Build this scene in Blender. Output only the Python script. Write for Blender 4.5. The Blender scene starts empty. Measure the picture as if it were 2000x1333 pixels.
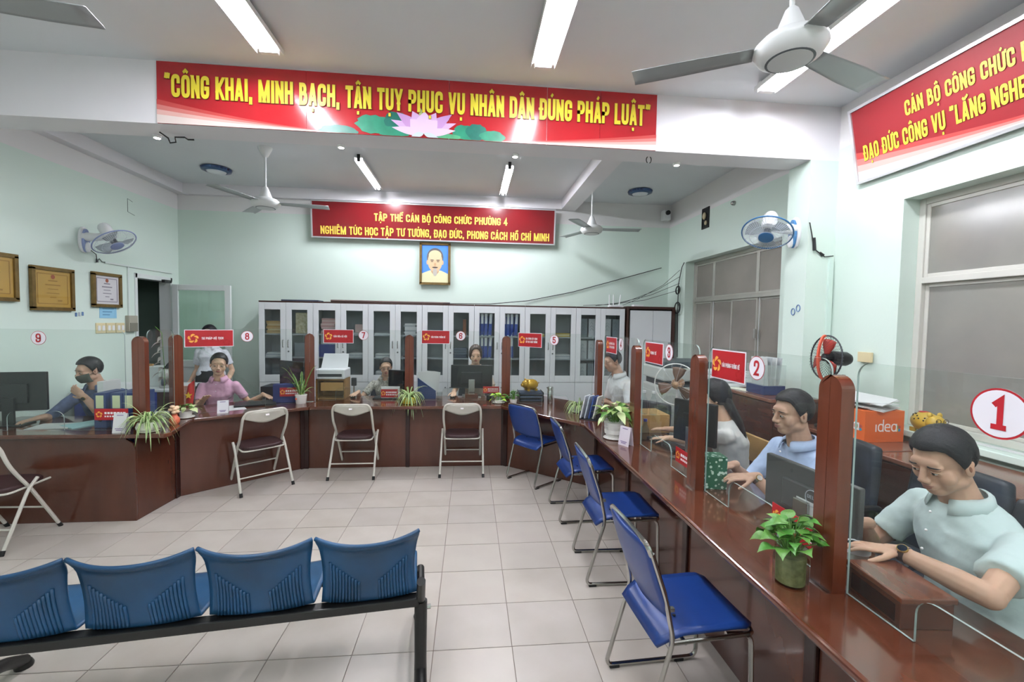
import bpy, bmesh, math, random, unicodedata
from math import sin, cos, pi, radians
from mathutils import Vector, Matrix, Euler
random.seed(7)
SC = bpy.context.scene
COL = SC.collection

# ---------------------------------------------------------------- camera
def make_camera():
    f, yw, pt, rl = 850.914, .0966, .0445, .0159
    fwd = Vector((sin(yw)*cos(pt), cos(yw)*cos(pt), -sin(pt)))
    rt = Vector((cos(yw), -sin(yw), 0)); up = rt.cross(fwd)
    r2 = rt*cos(rl)+up*sin(rl); u2 = up*cos(rl)-rt*sin(rl)
    m = Matrix((r2, u2, -fwd)).transposed().to_4x4(); m.translation = (0, 0, 1.7)
    cd = bpy.data.cameras.new('camera'); cd.sensor_width = 36; cd.lens = f*36/2000
    cd.clip_start = .02
    o = bpy.data.objects.new('camera', cd); o.matrix_world = m; COL.objects.link(o); SC.camera = o
make_camera()
# ---------------------------------------------------------------- world + exposure
W = bpy.data.worlds.new('world'); SC.world = W; W.use_nodes = True
W.node_tree.nodes['Background'].inputs[0].default_value = (.75, .82, .9, 1)
W.node_tree.nodes['Background'].inputs[1].default_value = .5
vs = SC.view_settings
vs.view_transform = 'Standard'; vs.look = 'None'; vs.exposure = 1.05; vs.gamma = 1; vs.use_curve_mapping = False
TUBE_POWER = 60.0      # emission strength of the fluorescent tubes

# ---------------------------------------------------------------- materials
def lin(c):
    return c/12.92 if c <= .04045 else ((c+.055)/1.055)**2.4
def rgb(h):
    h = h.lstrip('#'); return tuple(lin(int(h[i:i+2], 16)/255) for i in (0, 2, 4))+(1,)
MATS = {}
def mat(name, col='#808080', rough=.5, metal=0, spec=.5, noise=0, nscale=8, stretch=(1, 1, 1), bump=0, bscale=40,
        coat=0, emit=0, col2=None, alpha=1, trans=0, sss=0):
    if name in MATS: return MATS[name]
    m = bpy.data.materials.new(name); m.use_nodes = True; nt = m.node_tree; N = nt.nodes; L = nt.links
    b = N['Principled BSDF']; c = rgb(col)
    b.inputs['Base Color'].default_value = c; b.inputs['Roughness'].default_value = rough
    b.inputs['Metallic'].default_value = metal; b.inputs['Specular IOR Level'].default_value = spec
    b.inputs['Coat Weight'].default_value = coat; b.inputs['Coat Roughness'].default_value = .08
    if emit:
        b.inputs['Emission Color'].default_value = c; b.inputs['Emission Strength'].default_value = emit
    if trans: b.inputs['Transmission Weight'].default_value = trans
    if alpha < 1: b.inputs['Alpha'].default_value = alpha
    if sss:
        b.inputs['Subsurface Weight'].default_value = sss; b.inputs['Subsurface Radius'].default_value = (.01, .004, .002)
    if noise or bump:
        tc = N.new('ShaderNodeTexCoord'); mp = N.new('ShaderNodeMapping'); L.new(tc.outputs['Object'], mp.inputs[0])
        mp.inputs['Scale'].default_value = stretch
    if noise:
        n = N.new('ShaderNodeTexNoise'); n.inputs['Scale'].default_value = nscale; n.inputs['Detail'].default_value = 6
        L.new(mp.outputs[0], n.inputs['Vector'])
        mx = N.new('ShaderNodeMix'); mx.data_type = 'RGBA'
        c2 = rgb(col2) if col2 else tuple(max(0, x*(1-noise)) for x in c[:3])+(1,)
        mx.inputs['A'].default_value = c; mx.inputs['B'].default_value = c2
        rp = N.new('ShaderNodeValToRGB'); rp.color_ramp.elements[0].position = .35; rp.color_ramp.elements[1].position = .7
        L.new(n.outputs['Fac'], rp.inputs[0]); L.new(rp.outputs[0], mx.inputs['Factor'])
        L.new(mx.outputs['Result'], b.inputs['Base Color'])
    if bump:
        n2 = N.new('ShaderNodeTexNoise'); n2.inputs['Scale'].default_value = bscale; n2.inputs['Detail'].default_value = 4
        L.new(mp.outputs[0], n2.inputs['Vector'])
        bp = N.new('ShaderNodeBump'); bp.inputs['Strength'].default_value = bump; bp.inputs['Distance'].default_value = .01
        L.new(n2.outputs['Fac'], bp.inputs['Height']); L.new(bp.outputs[0], b.inputs['Normal'])
    MATS[name] = m; return m
def clear_glass(name, tint='#f2f7f4', refl=.9, rough=.01, haze=0.0):
    if name in MATS: return MATS[name]
    m = bpy.data.materials.new(name); m.use_nodes = True; nt = m.node_tree; N = nt.nodes; L = nt.links; N.clear()
    out = N.new('ShaderNodeOutputMaterial'); t = N.new('ShaderNodeBsdfTransparent'); t.inputs[0].default_value = rgb(tint)
    g = N.new('ShaderNodeBsdfGlossy'); g.inputs['Roughness'].default_value = rough; g.inputs[0].default_value = (refl, refl, refl, 1)
    fr = N.new('ShaderNodeFresnel'); gm = N.new('ShaderNodeNewGeometry'); mr = N.new('ShaderNodeMapRange')
    mr.inputs['To Min'].default_value = 1.4; mr.inputs['To Max'].default_value = 1/1.4; L.new(gm.outputs['Backfacing'], mr.inputs['Value']); L.new(mr.outputs[0], fr.inputs[0])
    mx = N.new('ShaderNodeMixShader'); L.new(fr.outputs[0], mx.inputs[0]); L.new(t.outputs[0], mx.inputs[1]); L.new(g.outputs[0], mx.inputs[2])
    last = mx
    if haze:
        d = N.new('ShaderNodeBsdfDiffuse'); d.inputs[0].default_value = rgb('#dfe6e2')
        m2 = N.new('ShaderNodeMixShader'); m2.inputs[0].default_value = haze
        L.new(mx.outputs[0], m2.inputs[1]); L.new(d.outputs[0], m2.inputs[2]); last = m2
    L.new(last.outputs[0], out.inputs[0]); MATS[name] = m; return m
def emitter(name, col, strength):
    if name in MATS: return MATS[name]
    m = bpy.data.materials.new(name); m.use_nodes = True; N = m.node_tree.nodes; N.clear()
    e = N.new('ShaderNodeEmission'); e.inputs[0].default_value = rgb(col); e.inputs[1].default_value = strength
    o = N.new('ShaderNodeOutputMaterial'); m.node_tree.links.new(e.outputs[0], o.inputs[0]); MATS[name] = m; return m
def wall_paint():
    m = mat('wall_paint', '#d3e9dd', .55, spec=.25, bump=.06, bscale=60); nt = m.node_tree; N = nt.nodes; L = nt.links
    b = N['Principled BSDF']; g = N.new('ShaderNodeNewGeometry'); s = N.new('ShaderNodeSeparateXYZ'); L.new(g.outputs['Position'], s.inputs[0])
    c = N.new('ShaderNodeMath'); c.operation = 'GREATER_THAN'; c.inputs[1].default_value = 3.24; L.new(s.outputs['Z'], c.inputs[0])
    n = N.new('ShaderNodeTexNoise'); n.inputs['Scale'].default_value = .9; n.inputs['Detail'].default_value = 3; L.new(g.outputs['Position'], n.inputs['Vector'])
    mx0 = N.new('ShaderNodeMix'); mx0.data_type = 'RGBA'; mx0.inputs['A'].default_value = rgb('#d3e5d8'); mx0.inputs['B'].default_value = rgb('#d5e0da'); L.new(n.outputs['Fac'], mx0.inputs['Factor'])
    mx = N.new('ShaderNodeMix'); mx.data_type = 'RGBA'; L.new(mx0.outputs['Result'], mx.inputs['A']); mx.inputs['B'].default_value = rgb('#e2e0df')
    L.new(c.outputs[0], mx.inputs['Factor']); L.new(mx.outputs['Result'], b.inputs['Base Color']); return m

# ---------------------------------------------------------------- mesh builder
class MB:
    def __init__(s): s.v = []; s.f = []; s.m = []
    def add(s, vs, fs, mi=0):
        o = len(s.v); s.v += [tuple(p) for p in vs]; s.f += [tuple(i+o for i in f) for f in fs]; s.m += [mi]*len(fs); return s
    def box(s, c, d, R=None, mi=0):
        x, y, z = d[0]/2, d[1]/2, d[2]/2; vs = [Vector((a*x, b*y, e*z)) for a in (-1, 1) for b in (-1, 1) for e in (-1, 1)]
        if R is not None: vs = [R @ p for p in vs]
        c = Vector(c)
        return s.add([p+c for p in vs], [(0, 1, 3, 2), (4, 6, 7, 5), (0, 4, 5, 1), (2, 3, 7, 6), (0, 2, 6, 4), (1, 5, 7, 3)], mi)
    def b2(s, lo, hi, mi=0):
        return s.box([(a+b)/2 for a, b in zip(lo, hi)], [abs(b-a) for a, b in zip(lo, hi)], None, mi)
    def tube(s, pts, r, n=8, mi=0, closed=False, caps=True):
        P = [Vector(p) for p in pts]; k = len(P); rs = r if isinstance(r, (list, tuple)) else [r]*k
        T = []
        for i in range(k):
            a = P[i-1] if (i > 0 or closed) else P[i]; b = P[(i+1) % k] if (i < k-1 or closed) else P[i]
            t = b-a; T.append(t.normalized() if t.length > 1e-9 else Vector((0, 0, 1)))
        nrm = T[0].orthogonal().normalized(); vs = []
        for i in range(k):
            if i: nrm = nrm-T[i]*nrm.dot(T[i]); nrm = nrm.normalized() if nrm.length > 1e-6 else T[i].orthogonal().normalized()
            bn = T[i].cross(nrm)
            for j in range(n):
                a = 2*pi*j/n; vs.append(P[i]+(nrm*cos(a)+bn*sin(a))*rs[i])
        fs = []
        for i in range(k if closed else k-1):
            for j in range(n):
                i2 = (i+1) % k; fs.append((i*n+j, i*n+(j+1) % n, i2*n+(j+1) % n, i2*n+j))
        if caps and not closed: fs += [tuple(range(n-1, -1, -1)), tuple((k-1)*n+j for j in range(n))]
        return s.add(vs, fs, mi)
    def cyl(s, a, b, r0, r1=None, n=16, mi=0): return s.tube([a, b], [r0, r0 if r1 is None else r1], n, mi)
    def lathe(s, prof, c=(0, 0, 0), n=24, mi=0, R=None):
        vs = []; c = Vector(c)
        for r, z in prof:
            for j in range(n):
                p = Vector((r*cos(2*pi*j/n), r*sin(2*pi*j/n), z)); vs.append((R @ p if R is not None else p)+c)
        fs = [(i*n+j, i*n+(j+1) % n, (i+1)*n+(j+1) % n, (i+1)*n+j) for i in range(len(prof)-1) for j in range(n)]
        if prof[0][0] > 1e-4: fs.append(tuple(range(n-1, -1, -1)))
        if prof[-1][0] > 1e-4: fs.append(tuple((len(prof)-1)*n+j for j in range(n)))
        return s.add(vs, fs, mi)
    def prism(s, poly, o, ex, ey, th, mi=0):
        """2-D outline in plane (o, ex, ey) extruded by vector th, centred"""
        o, ex, ey, th = Vector(o), Vector(ex), Vector(ey), Vector(th); k = len(poly)
        a = [o+ex*p[0]+ey*p[1]-th/2 for p in poly]; b = [p+th for p in a]
        fs = [tuple(range(k-1, -1, -1)), tuple(range(k, 2*k))]+[(i, (i+1) % k, k+(i+1) % k, k+i) for i in range(k)]
        return s.add(a+b, fs, mi)
    def ell(s, c, r, R=None, n=12, m=8, mi=0):
        c = Vector(c); r = (r, r, r) if not hasattr(r, '__len__') else r; vs = []
        for i in range(1, m):
            for j in range(n):
                a, b = pi*i/m, 2*pi*j/n; p = Vector((r[0]*sin(a)*cos(b), r[1]*sin(a)*sin(b), r[2]*cos(a))); vs.append((R @ p if R is not None else p)+c)
        for z in (1, -1):
            p = Vector((0, 0, z*r[2])); vs.append((R @ p if R is not None else p)+c)
        t, bt = len(vs)-2, len(vs)-1
        fs = [(i*n+j, (i+1)*n+j, (i+1)*n+(j+1) % n, i*n+(j+1) % n) for i in range(m-2) for j in range(n)]
        fs += [(t, j, (j+1) % n) for j in range(n)]+[(bt, (m-2)*n+(j+1) % n, (m-2)*n+j) for j in range(n)]
        return s.add(vs, fs, mi)
    def cap(s, a, b, ra, rb=None, n=10, mi=0):
        rb = ra if rb is None else rb; s.ell(a, ra, n=n, m=6, mi=mi); s.ell(b, rb, n=n, m=6, mi=mi); return s.tube([a, b], [ra, rb], n, mi)
    def grid(s, P, mi=0, flip=False):
        """P: rows of points -> quad sheet"""
        R, C_ = len(P), len(P[0]); vs = [p for row in P for p in row]
        fs = [(i*C_+j, i*C_+j+1, (i+1)*C_+j+1, (i+1)*C_+j) for i in range(R-1) for j in range(C_-1)]
        if flip: fs = [f[::-1] for f in fs]
        return s.add(vs, fs, mi)
    def xf(s, M): s.v = [tuple(M @ Vector(p)) for p in s.v]; return s
    def join(s, o, mi=None): return s.add(o.v, o.f, 0 if mi is None else mi) if mi is not None else s._j(o)
    def _j(s, o):
        k = len(s.v); s.v += o.v; s.f += [tuple(i+k for i in f) for f in o.f]; s.m += o.m; return s

def mesh_of(name, mb, mats, smooth=False):
    me = bpy.data.meshes.new(name); me.from_pydata([tuple(p) for p in mb.v], [], mb.f)
    for m in (mats if isinstance(mats, (list, tuple)) else [mats]): me.materials.append(m)
    if len(me.materials) > 1: me.polygons.foreach_set('material_index', mb.m)
    if smooth:
        me.polygons.foreach_set('use_smooth', [True]*len(me.polygons))
        if smooth != 1: me.set_sharp_from_angle(angle=radians(smooth))
    me.update(); return me
def tag(o, label=None, cat=None, group=None, kind=None):
    if label: o['label'] = label
    if cat: o['category'] = cat
    if group: o['group'] = group
    if kind: o['kind'] = kind
    return o
def obj(name, mb, mats, parent=None, label=None, cat=None, group=None, kind=None, smooth=False, bevel=0, solid=0, loc=None, rot=None, seg=2):
    me = mb if isinstance(mb, bpy.types.Mesh) else mesh_of(name, mb, mats, smooth)
    o = bpy.data.objects.new(name, me); COL.objects.link(o)
    if parent: o.parent = parent
    if loc is not None: o.location = loc
    if rot is not None: o.rotation_euler = rot
    if solid:
        s = o.modifiers.new('solid', 'SOLIDIFY'); s.thickness = solid; s.offset = 0
    if bevel:
        b = o.modifiers.new('bevel', 'BEVEL'); b.width = bevel; b.segments = seg; b.limit_method = 'ANGLE'; b.angle_limit = radians(50)
    return tag(o, label, cat, group, kind)
def thing(name, label, cat, loc=(0, 0, 0), rz=0, group=None):
    o = bpy.data.objects.new(name, None); o.empty_display_size = .1; COL.objects.link(o); o.location = loc; o.rotation_euler = (0, 0, rz)
    return tag(o, label, cat, group)
def copy_tree(o, parent=None, **kw):
    c = o.copy(); COL.objects.link(c)
    if parent is not None: c.parent = parent
    for ch in o.children: copy_tree(ch, c)
    for k in ('label', 'category', 'group'):
        if k in kw: c[k] = kw[k]
    if 'loc' in kw: c.location = kw['loc']
    if 'rz' in kw: c.rotation_euler = (0, 0, kw['rz'])
    return c
def arc(c, r, a0, a1, n=8, ax=(1, 0, 0), ay=(0, 0, 1)):
    c, ax, ay = Vector(c), Vector(ax), Vector(ay)
    return [c+ax*(r*cos(a0+(a1-a0)*i/n))+ay*(r*sin(a0+(a1-a0)*i/n)) for i in range(n+1)]
def fillet(pts, r, n=5):
    P = [Vector(p) for p in pts]; out = [P[0]]
    for i in range(1, len(P)-1):
        a, b, c = P[i-1], P[i], P[i+1]; u = (a-b); w = (c-b); rr = min(r, u.length*.49, w.length*.49)
        p, q = b+u.normalized()*rr, b+w.normalized()*rr
        for k in range(n+1):
            t = k/n; out.append(p*(1-t)**2+b*2*t*(1-t)+q*t*t)
    return out+[P[-1]]

# ---------------------------------------------------------------- lettering (own stroke alphabet, condensed bold capitals)
GW = {'I': .2, 'M': .68, 'W': .7, ' ': .24, ',': .2, '.': .2, '-': .3, '“': .34, '”': .34, ':': .2, '1': .36, 'L': .42, 'E': .44, 'F': .43, 'T': .47, 'i': .2, '/': .4}
GL = {
 'A': [([(0, 0), (.42, 1)], 2), ([(1, 0), (.58, 1)], 2), ([(.22, .24), (.78, .24)], 0)],
 'B': [([(0, 0), (0, 1), (.8, 1, 1), (.8, .53, 1), (.1, .53)], 0), ([(0, .1), (0, 0), (1, 0, 1), (1, .53, 1), (.1, .53)], 0)],
 'C': [([(1, .74), (1, 1, 1), (0, 1, 1), (0, 0, 1), (1, 0, 1), (1, .26)], 0)],
 'D': [([(0, 0), (0, 1), (1, 1, 1), (1, 0, 1)], 1)],
 'E': [([(1, 1), (0, 1), (0, 0), (1, 0)], 0), ([(0, .52), (.85, .52)], 0)],
 'F': [([(1, 1), (0, 1), (0, 0)], 0), ([(0, .5), (.85, .5)], 0)],
 'G': [([(1, .76), (1, 1, 1), (0, 1, 1), (0, 0, 1), (1, 0, 1), (1, .44), (.66, .44)], 0)],
 'H': [([(0, 0), (0, 1)], 0), ([(1, 0), (1, 1)], 0), ([(0, .52), (1, .52)], 0)],
 'I': [([(.5, 0), (.5, 1)], 0)],
 'K': [([(0, 0), (0, 1)], 0), ([(.1, .42), (1, 1)], 2), ([(.3, .56), (1, 0)], 2)],
 'L': [([(0, 1), (0, 0), (1, 0)], 0)],
 'M': [([(0, 0), (0, 1)], 0), ([(1, 0), (1, 1)], 0), ([(.05, 1), (.5, .05)], 2), ([(.95, 1), (.5, .05)], 2)],
 'N': [([(0, 0), (0, 1)], 0), ([(1, 0), (1, 1)], 0), ([(0, 1), (1, 0)], 2)],
 'O': [([(0, 0, 1), (0, 1, 1), (1, 1, 1), (1, 0, 1)], 1)],
 'P': [([(0, 0), (0, 1), (1, 1, 1), (1, .45, 1), (0, .45)], 0)],
 'Q': [([(0, 0, 1), (0, 1, 1), (1, 1, 1), (1, 0, 1)], 1), ([(.55, .25), (1, -.02)], 0)],
 'R': [([(0, 0), (0, 1), (1, 1, 1), (1, .48, 1), (0, .48)], 0), ([(.5, .48), (1, 0)], 2)],
 'S': [([(1, .72), (1, 1, 1), (0, 1, 1), (0, .52, 1), (1, .52, 1), (1, 0, 1), (0, 0, 1), (0, .28)], 0)],
 'T': [([(0, 1), (1, 1)], 0), ([(.5, 0), (.5, 1)], 0)],
 'U': [([(0, 1), (0, 0, 1), (1, 0, 1), (1, 1)], 0)],
 'V': [([(0, 1), (.44, 0)], 2), ([(1, 1), (.56, 0)], 2)],
 'X': [([(0, 0), (1, 1)], 2), ([(0, 1), (1, 0)], 2)],
 'Y': [([(0, 1), (.5, .42)], 2), ([(1, 1), (.5, .42)], 2), ([(.5, 0), (.5, .45)], 0)],
 '1': [([(.62, 0), (.62, 1), (.1, .86)], 0), ([(0, 0), (1, 0)], 0)],
 '2': [([(0, .7), (0, 1, 1), (1, 1, 1), (1, .55, 1), (.08, 0), (1, 0)], 0)],
 '3': [([(0, .74), (0, 1, 1), (1, 1, 1), (1, .53, 1), (.4, .53)], 0), ([(.4, .53), (1, .53, 1), (1, 0, 1), (0, 0, 1), (0, .26)], 0)],
 '4': [([(.72, 0), (.72, 1), (0, .28), (1, .28)], 0)],
 '5': [([(1, 1), (.08, 1), (.04, .56), (.5, .62), (1, .56, 1), (1, 0, 1), (0, 0, 1), (0, .24)], 0)],
 '6': [([(1, .75), (1, 1, 1), (0, 1, 1), (0, 0, 1), (1, 0, 1), (1, .55, 1), (.05, .55)], 0)],
 '7': [([(0, 1), (1, 1), (.35, 0)], 0)],
 '8': [([(.06, .55, 1), (.06, 1, 1), (.94, 1, 1), (.94, .55, 1)], 1), ([(0, 0, 1), (0, .55, 1), (1, .55, 1), (1, 0, 1)], 1)],
 '9': [([(0, .25), (0, 0, 1), (1, 0, 1), (1, 1, 1), (0, 1, 1), (0, .45, 1), (.95, .45)], 0)],
 ',': [([(.5, .03), (.35, -.14)], 0)], '.': [([(.5, 0), (.5, .01)], 0)], ':': [([(.5, 0), (.5, .01)], 0), ([(.5, .6), (.5, .61)], 0)],
 '-': [([(.1, .4), (.9, .4)], 0)], '/': [([(0, 0), (1, 1)], 2)],
 '“': [([(.05, .98), (.12, 1.05)], 0), ([(.88, .98), (.95, 1.05)], 0)], '”': [([(.05, .98), (.12, 1.05)], 0), ([(.88, .98), (.95, 1.05)], 0)],
 'd': [([(1, 1), (1, 0)], 0), ([(1, 0, 1), (0, 0, 1), (0, .62, 1), (1, .62, 1)], 1)],
 'e': [([(.05, .33), (1, .33), (1, .62, 1), (0, .62, 1), (0, 0, 1), (.95, 0)], 0)],
 'a': [([(1, .6), (1, 0)], 0), ([(1, 0, 1), (0, 0, 1), (0, .62, 1), (1, .62, 1)], 1)],
 'i': [([(.5, 0), (.5, .55)], 0)],
}
def _clip(poly, lo, hi):
    for sgn, lim in ((1, lo), (-1, -hi)):
        out = []
        for i, p in enumerate(poly):
            q = poly[(i+1) % len(poly)]; a, b = sgn*p[1]-lim, sgn*q[1]-lim
            if a >= 0: out.append(p)
            if a*b < 0:
                t = a/(a-b); out.append((p[0]+(q[0]-p[0])*t, p[1]+(q[1]-p[1])*t))
        poly = out
        if len(poly) < 3: return []
    return poly
ZST = [0]
def _stroke(mb, P, closed, hw, ext, clip=None):
    ZST[0] = (ZST[0]+1) % 7; zq = ZST[0]
    P = [Vector(p) for p in P]
    if not closed:
        P[0] = P[0]+(P[0]-P[1]).normalized()*ext; P[-1] = P[-1]+(P[-1]-P[-2]).normalized()*ext
    k = len(P); Lf, Rt = [], []
    for i in range(k):
        a = P[i-1] if (i > 0 or closed) else None; b = P[(i+1) % k] if (i < k-1 or closed) else None
        d0 = (P[i]-a).normalized() if a is not None else (b-P[i]).normalized()
        d1 = (b-P[i]).normalized() if b is not None else d0
        n0, n1 = Vector((-d0.y, d0.x)), Vector((-d1.y, d1.x)); m = n0+n1
        m = m.normalized() if m.length > 1e-5 else n0
        l = hw/max(.35, m.dot(n0)); Lf.append(P[i]+m*l); Rt.append(P[i]-m*l)
    for i in range(k if closed else k-1):
        j = (i+1) % k; q = [tuple(Rt[i]), tuple(Rt[j]), tuple(Lf[j]), tuple(Lf[i])]
        if clip: q = _clip(q, *clip)
        if len(q) >= 3: mb.add([(x, y, zq) for x, y in q], [tuple(range(len(q)))])
def text_mesh(txt, s=.17, o=0.0, gap=.09, wk=1.0):
    """flat lettering, cap height 1, origin bottom-left; returns (MB, width)"""
    mb = MB(); x = 0
    for ch in txt:
        bar = ch in 'Đđ'; d = unicodedata.normalize('NFD', 'D' if ch == 'Đ' else ch); g = d[0]; marks = d[1:]
        w = GW.get(g, .5)*wk
        for pts, mode in GL.get(g, []):
            P = [(x+s/2+p[0]*(w-s), s/2+p[1]*(1-s), len(p) > 2) for p in pts]
            if mode == 2:
                a, b = Vector(P[0][:2]), Vector(P[1][:2]); e = (b-a).normalized()*s*.9
                _stroke(mb, [a-e, b+e], False, s*.46+o, o, (-o, 1+o))
            else:
                R = min(.62*(w-s), .3); Q = []
                n = len(P); cl = mode == 1
                for i, p in enumerate(P):
                    b = Vector(p[:2])
                    if p[2] and (cl or 0 < i < n-1):
                        a, c = Vector(P[i-1][:2]), Vector(P[(i+1) % n][:2]); u, v = a-b, c-b
                        ru, rv = min(R, u.length*.5), min(R, v.length*.5)
                        A, B = b+u.normalized()*ru, b+v.normalized()*rv
                        Q += [A*(1-t)**2+b*2*t*(1-t)+B*t*t for t in (0, .25, .5, .75, 1)]
                    else: Q.append(b)
                Q2 = [Q[0]]
                for q in Q[1:]:
                    if (q-Q2[-1]).length > 1e-4: Q2.append(q)
                if cl and (Q2[0]-Q2[-1]).length < 1e-4: Q2.pop()
                _stroke(mb, Q2, cl, s/2+o, s/2+o if s < .3 else o)
        cx = x+w/2
        if bar: _stroke(mb, [(x-.06, .5), (x+w*.5, .5)], False, .055+o, o)
        up = [m for m in marks if m not in '\u0323\u031b']; base = 1.07
        h = s*.36
        for i, m in enumerate(up):
            y0 = base; dx = 0
            if i: y0 = base+.04; dx = .17
            if m == '\u0302': _stroke(mb, [(cx-.13, y0+.02), (cx, y0+.13), (cx+.13, y0+.02)], False, h+o, o)
            elif m == '\u0306': _stroke(mb, [(cx-.12, y0+.14), (cx-.06, y0+.04), (cx+.06, y0+.04), (cx+.12, y0+.14)], False, h+o, o)
            elif m == '\u0301': _stroke(mb, [(cx-.04+dx, y0+.03), (cx+.07+dx, y0+.17)], False, h+o, o)
            elif m == '\u0300': _stroke(mb, [(cx+.04+dx, y0+.03), (cx-.07+dx, y0+.17)], False, h+o, o)
            elif m == '\u0309': _stroke(mb, [(cx-.05+dx, y0+.17), (cx+.05+dx, y0+.17), (cx+.05+dx, y0+.1), (cx+dx, y0+.07), (cx+dx, y0+.02)], False, h*.8+o, o)
            elif m == '\u0303': _stroke(mb, [(cx-.14, y0+.04), (cx-.06, y0+.12), (cx+.06, y0+.05), (cx+.14, y0+.13)], False, h+o, o)
        if '\u0323' in marks: _stroke(mb, [(cx-.07, -.2), (cx+.07, -.2)], False, .075+o, o)
        if '\u031b' in marks: _stroke(mb, [(x+w-.1, .9), (x+w+.03, .93), (x+w+.06, 1.06)], False, h+o, o)
        x += w+gap*wk
    return mb, x-gap*wk
def put_text(name, txt, parent, M, width, height, m, s=.17, outline=None, om=None, z=.001, gap=.09, align='c', wk=1.0):
    """lettering mesh fitted in width x height, placed by matrix M (x right, y up, z out), centred"""
    out = None
    for nm, o, mm, zz in (([('lettering_outline', outline, om, z*.5)] if outline else [])+[(name, 0, m, z)]):
        t, w = text_mesh(txt, s, o, gap, wk); k = width/w
        off = -width/2 if align == 'c' else 0
        t.v = [(p[0]*k+off, p[1]*height-height/2, zz+p[2]*z*.06) for p in t.v]; t.xf(M)
        ob = obj(nm, t, mm, parent if out is None else parent); out = ob
    return out
def frame(o, x, y):
    x, y = Vector(x).normalized(), Vector(y).normalized(); z = x.cross(y)
    m = Matrix((x, y, z)).transposed().to_4x4(); m.translation = Vector(o); return m
def flat(mb_pts, M, z=0): return [tuple(M @ Vector((p[0], p[1], z))) for p in mb_pts]
# ================================================================ the setting
paint = wall_paint()
ceil_m = mat('ceiling_paint', '#dcdfe2', .7, spec=.2, bump=.04, bscale=30, noise=.05, nscale=1.2)
beam_m = mat('beam_paint', '#e4e1e4', .6, spec=.25, bump=.04, bscale=40, noise=.03, nscale=2)
tile_ms = [mat('floor_tile_%d' % i, c, .33, spec=.45, noise=.1, nscale=3.5, bump=.03, bscale=12, col2=c2) for i, (c, c2) in enumerate((('#bfb7ae', '#b3aaa0'), ('#bcb4ab', '#b6ada5'), ('#c2bab1', '#b7aea5'), ('#bab2ab', '#b0a89f')))]
grout = mat('grout', '#8d8177', .9, noise=.3, nscale=5)
XL, XR, YB, YFW, ZC = -4.22, 3.18, 6.8, -3.2, 3.6
def struct(name, mb, m, label, parent=None, **k):
    return obj(name, mb, m, parent, None if parent else label, None, kind=None if parent else 'structure', **k)
fl = struct('floor', MB().b2((XL-.3, YFW-.2, -.12), (XR+.3, YB+.2, -.004)), grout, 'pale beige ceramic tiled floor of the public hall')
TX, TY, x0, y0 = .4075, .3534, -.1689, 3.6092
tme = []
for m in tile_ms:
    mb = MB(); h, k = TX/2-.0022, TY/2-.0022
    mb.b2((-h, -k, -.01), (h, k, -.0005)); mb.add([(-h+.002, -k+.002, 0), (h-.002, -k+.002, 0), (h-.002, k-.002, 0), (-h+.002, k-.002, 0)], [(0, 1, 2, 3)])
    tme.append(mesh_of('floor_tile', mb, m))
rt = random.Random(3); ntile = 0; rest = MB()
for i in range(-11, 5):
    for j in range(-12, 6):
        cx, cy = x0+(i+.5)*TX, y0+(j+.5)*TY
        if cx+TX/2 > 1.75 or cx-TX/2 < XL or cy > 5.35: continue
        if cy < .75:
            continue
        o = obj('floor_tile', tme[rt.randrange(4)], None, fl, loc=(cx, cy, rt.uniform(-.0004, .0004)), rot=(0, 0, rt.choice((0, pi)))); ntile += 1
# tiles under the desks, behind the counters and behind the camera
for i in range(-11, 9):
    for j in range(-20, 10):
        cx, cy = x0+(i+.5)*TX, y0+(j+.5)*TY
        if cx-TX/2 < XL or cx+TX/2 > XR+.1 or cy+TY/2 > YB: continue
        if cx+TX/2 > 1.75 or cy > 5.35 or cy < .75:
            h, k = TX/2-.0022, TY/2-.0022; rest.b2((cx-h, cy-k, -.01), (cx+h, cy+k, 0))
obj('tile_field', rest, tile_ms[1], fl, kind='stuff')
# ceiling and walls
struct('ceiling', MB().b2((XL-.3, YFW-.2, ZC), (XR+.4, YB+.2, ZC+.15)), ceil_m, 'off-white plastered ceiling over the whole hall')
struct('wall_back', MB().b2((XL-.2, YB, 0), (XR+.2, YB+.15, ZC)), paint, 'pale mint green back wall behind the white cabinets')
struct('wall_front', MB().b2((XL-.2, YFW-.15, 0), (XR+.2, YFW, ZC)), paint, 'pale mint green wall behind the viewer')
def holed(plane_x, th, y0, y1, holes):
    mb = MB(); ys = sorted({y0, y1}|{h[0] for h in holes}|{h[1] for h in holes}); zs = sorted({0, ZC}|{h[2] for h in holes}|{h[3] for h in holes})
    for a, b in zip(ys, ys[1:]):
        for c, d in zip(zs, zs[1:]):
            if not any(h[0] <= (a+b)/2 <= h[1] and h[2] <= (c+d)/2 <= h[3] for h in holes): mb.b2((plane_x, a, c), (plane_x+th, b, d))
    return mb
DOOR = (5.97, 6.62, 0, 2.2); WIN1 = (4.23, 6.24, .9, 2.62); WIN2 = (.7, 2.97, .97, 2.65)
struct('wall_left', holed(XL, -.14, YFW, YB, [DOOR]), paint, 'pale mint green left wall with framed certificates and a doorway')
struct('wall_right', holed(XR, .28, YFW, YB, [WIN1, WIN2]), paint, 'pale mint green right wall with two aluminium windows')
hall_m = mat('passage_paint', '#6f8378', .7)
struct('wall_passage', MB().b2((-6.0, 5.0, 0), (-5.9, YB+.2, 2.8)).b2((-6, YB+.1, 0), (XL-.14, YB+.2, 2.8)).b2((-6, 4.95, 0), (XL-.14, 5.05, 2.8)).b2((-6, 4.95, 2.8), (XL-.14, YB+.2, 2.85)).b2((-6, 5, -.05), (XL-.14, YB+.1, 0)), hall_m, 'dim green passage seen through the doorway in the left wall')
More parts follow.
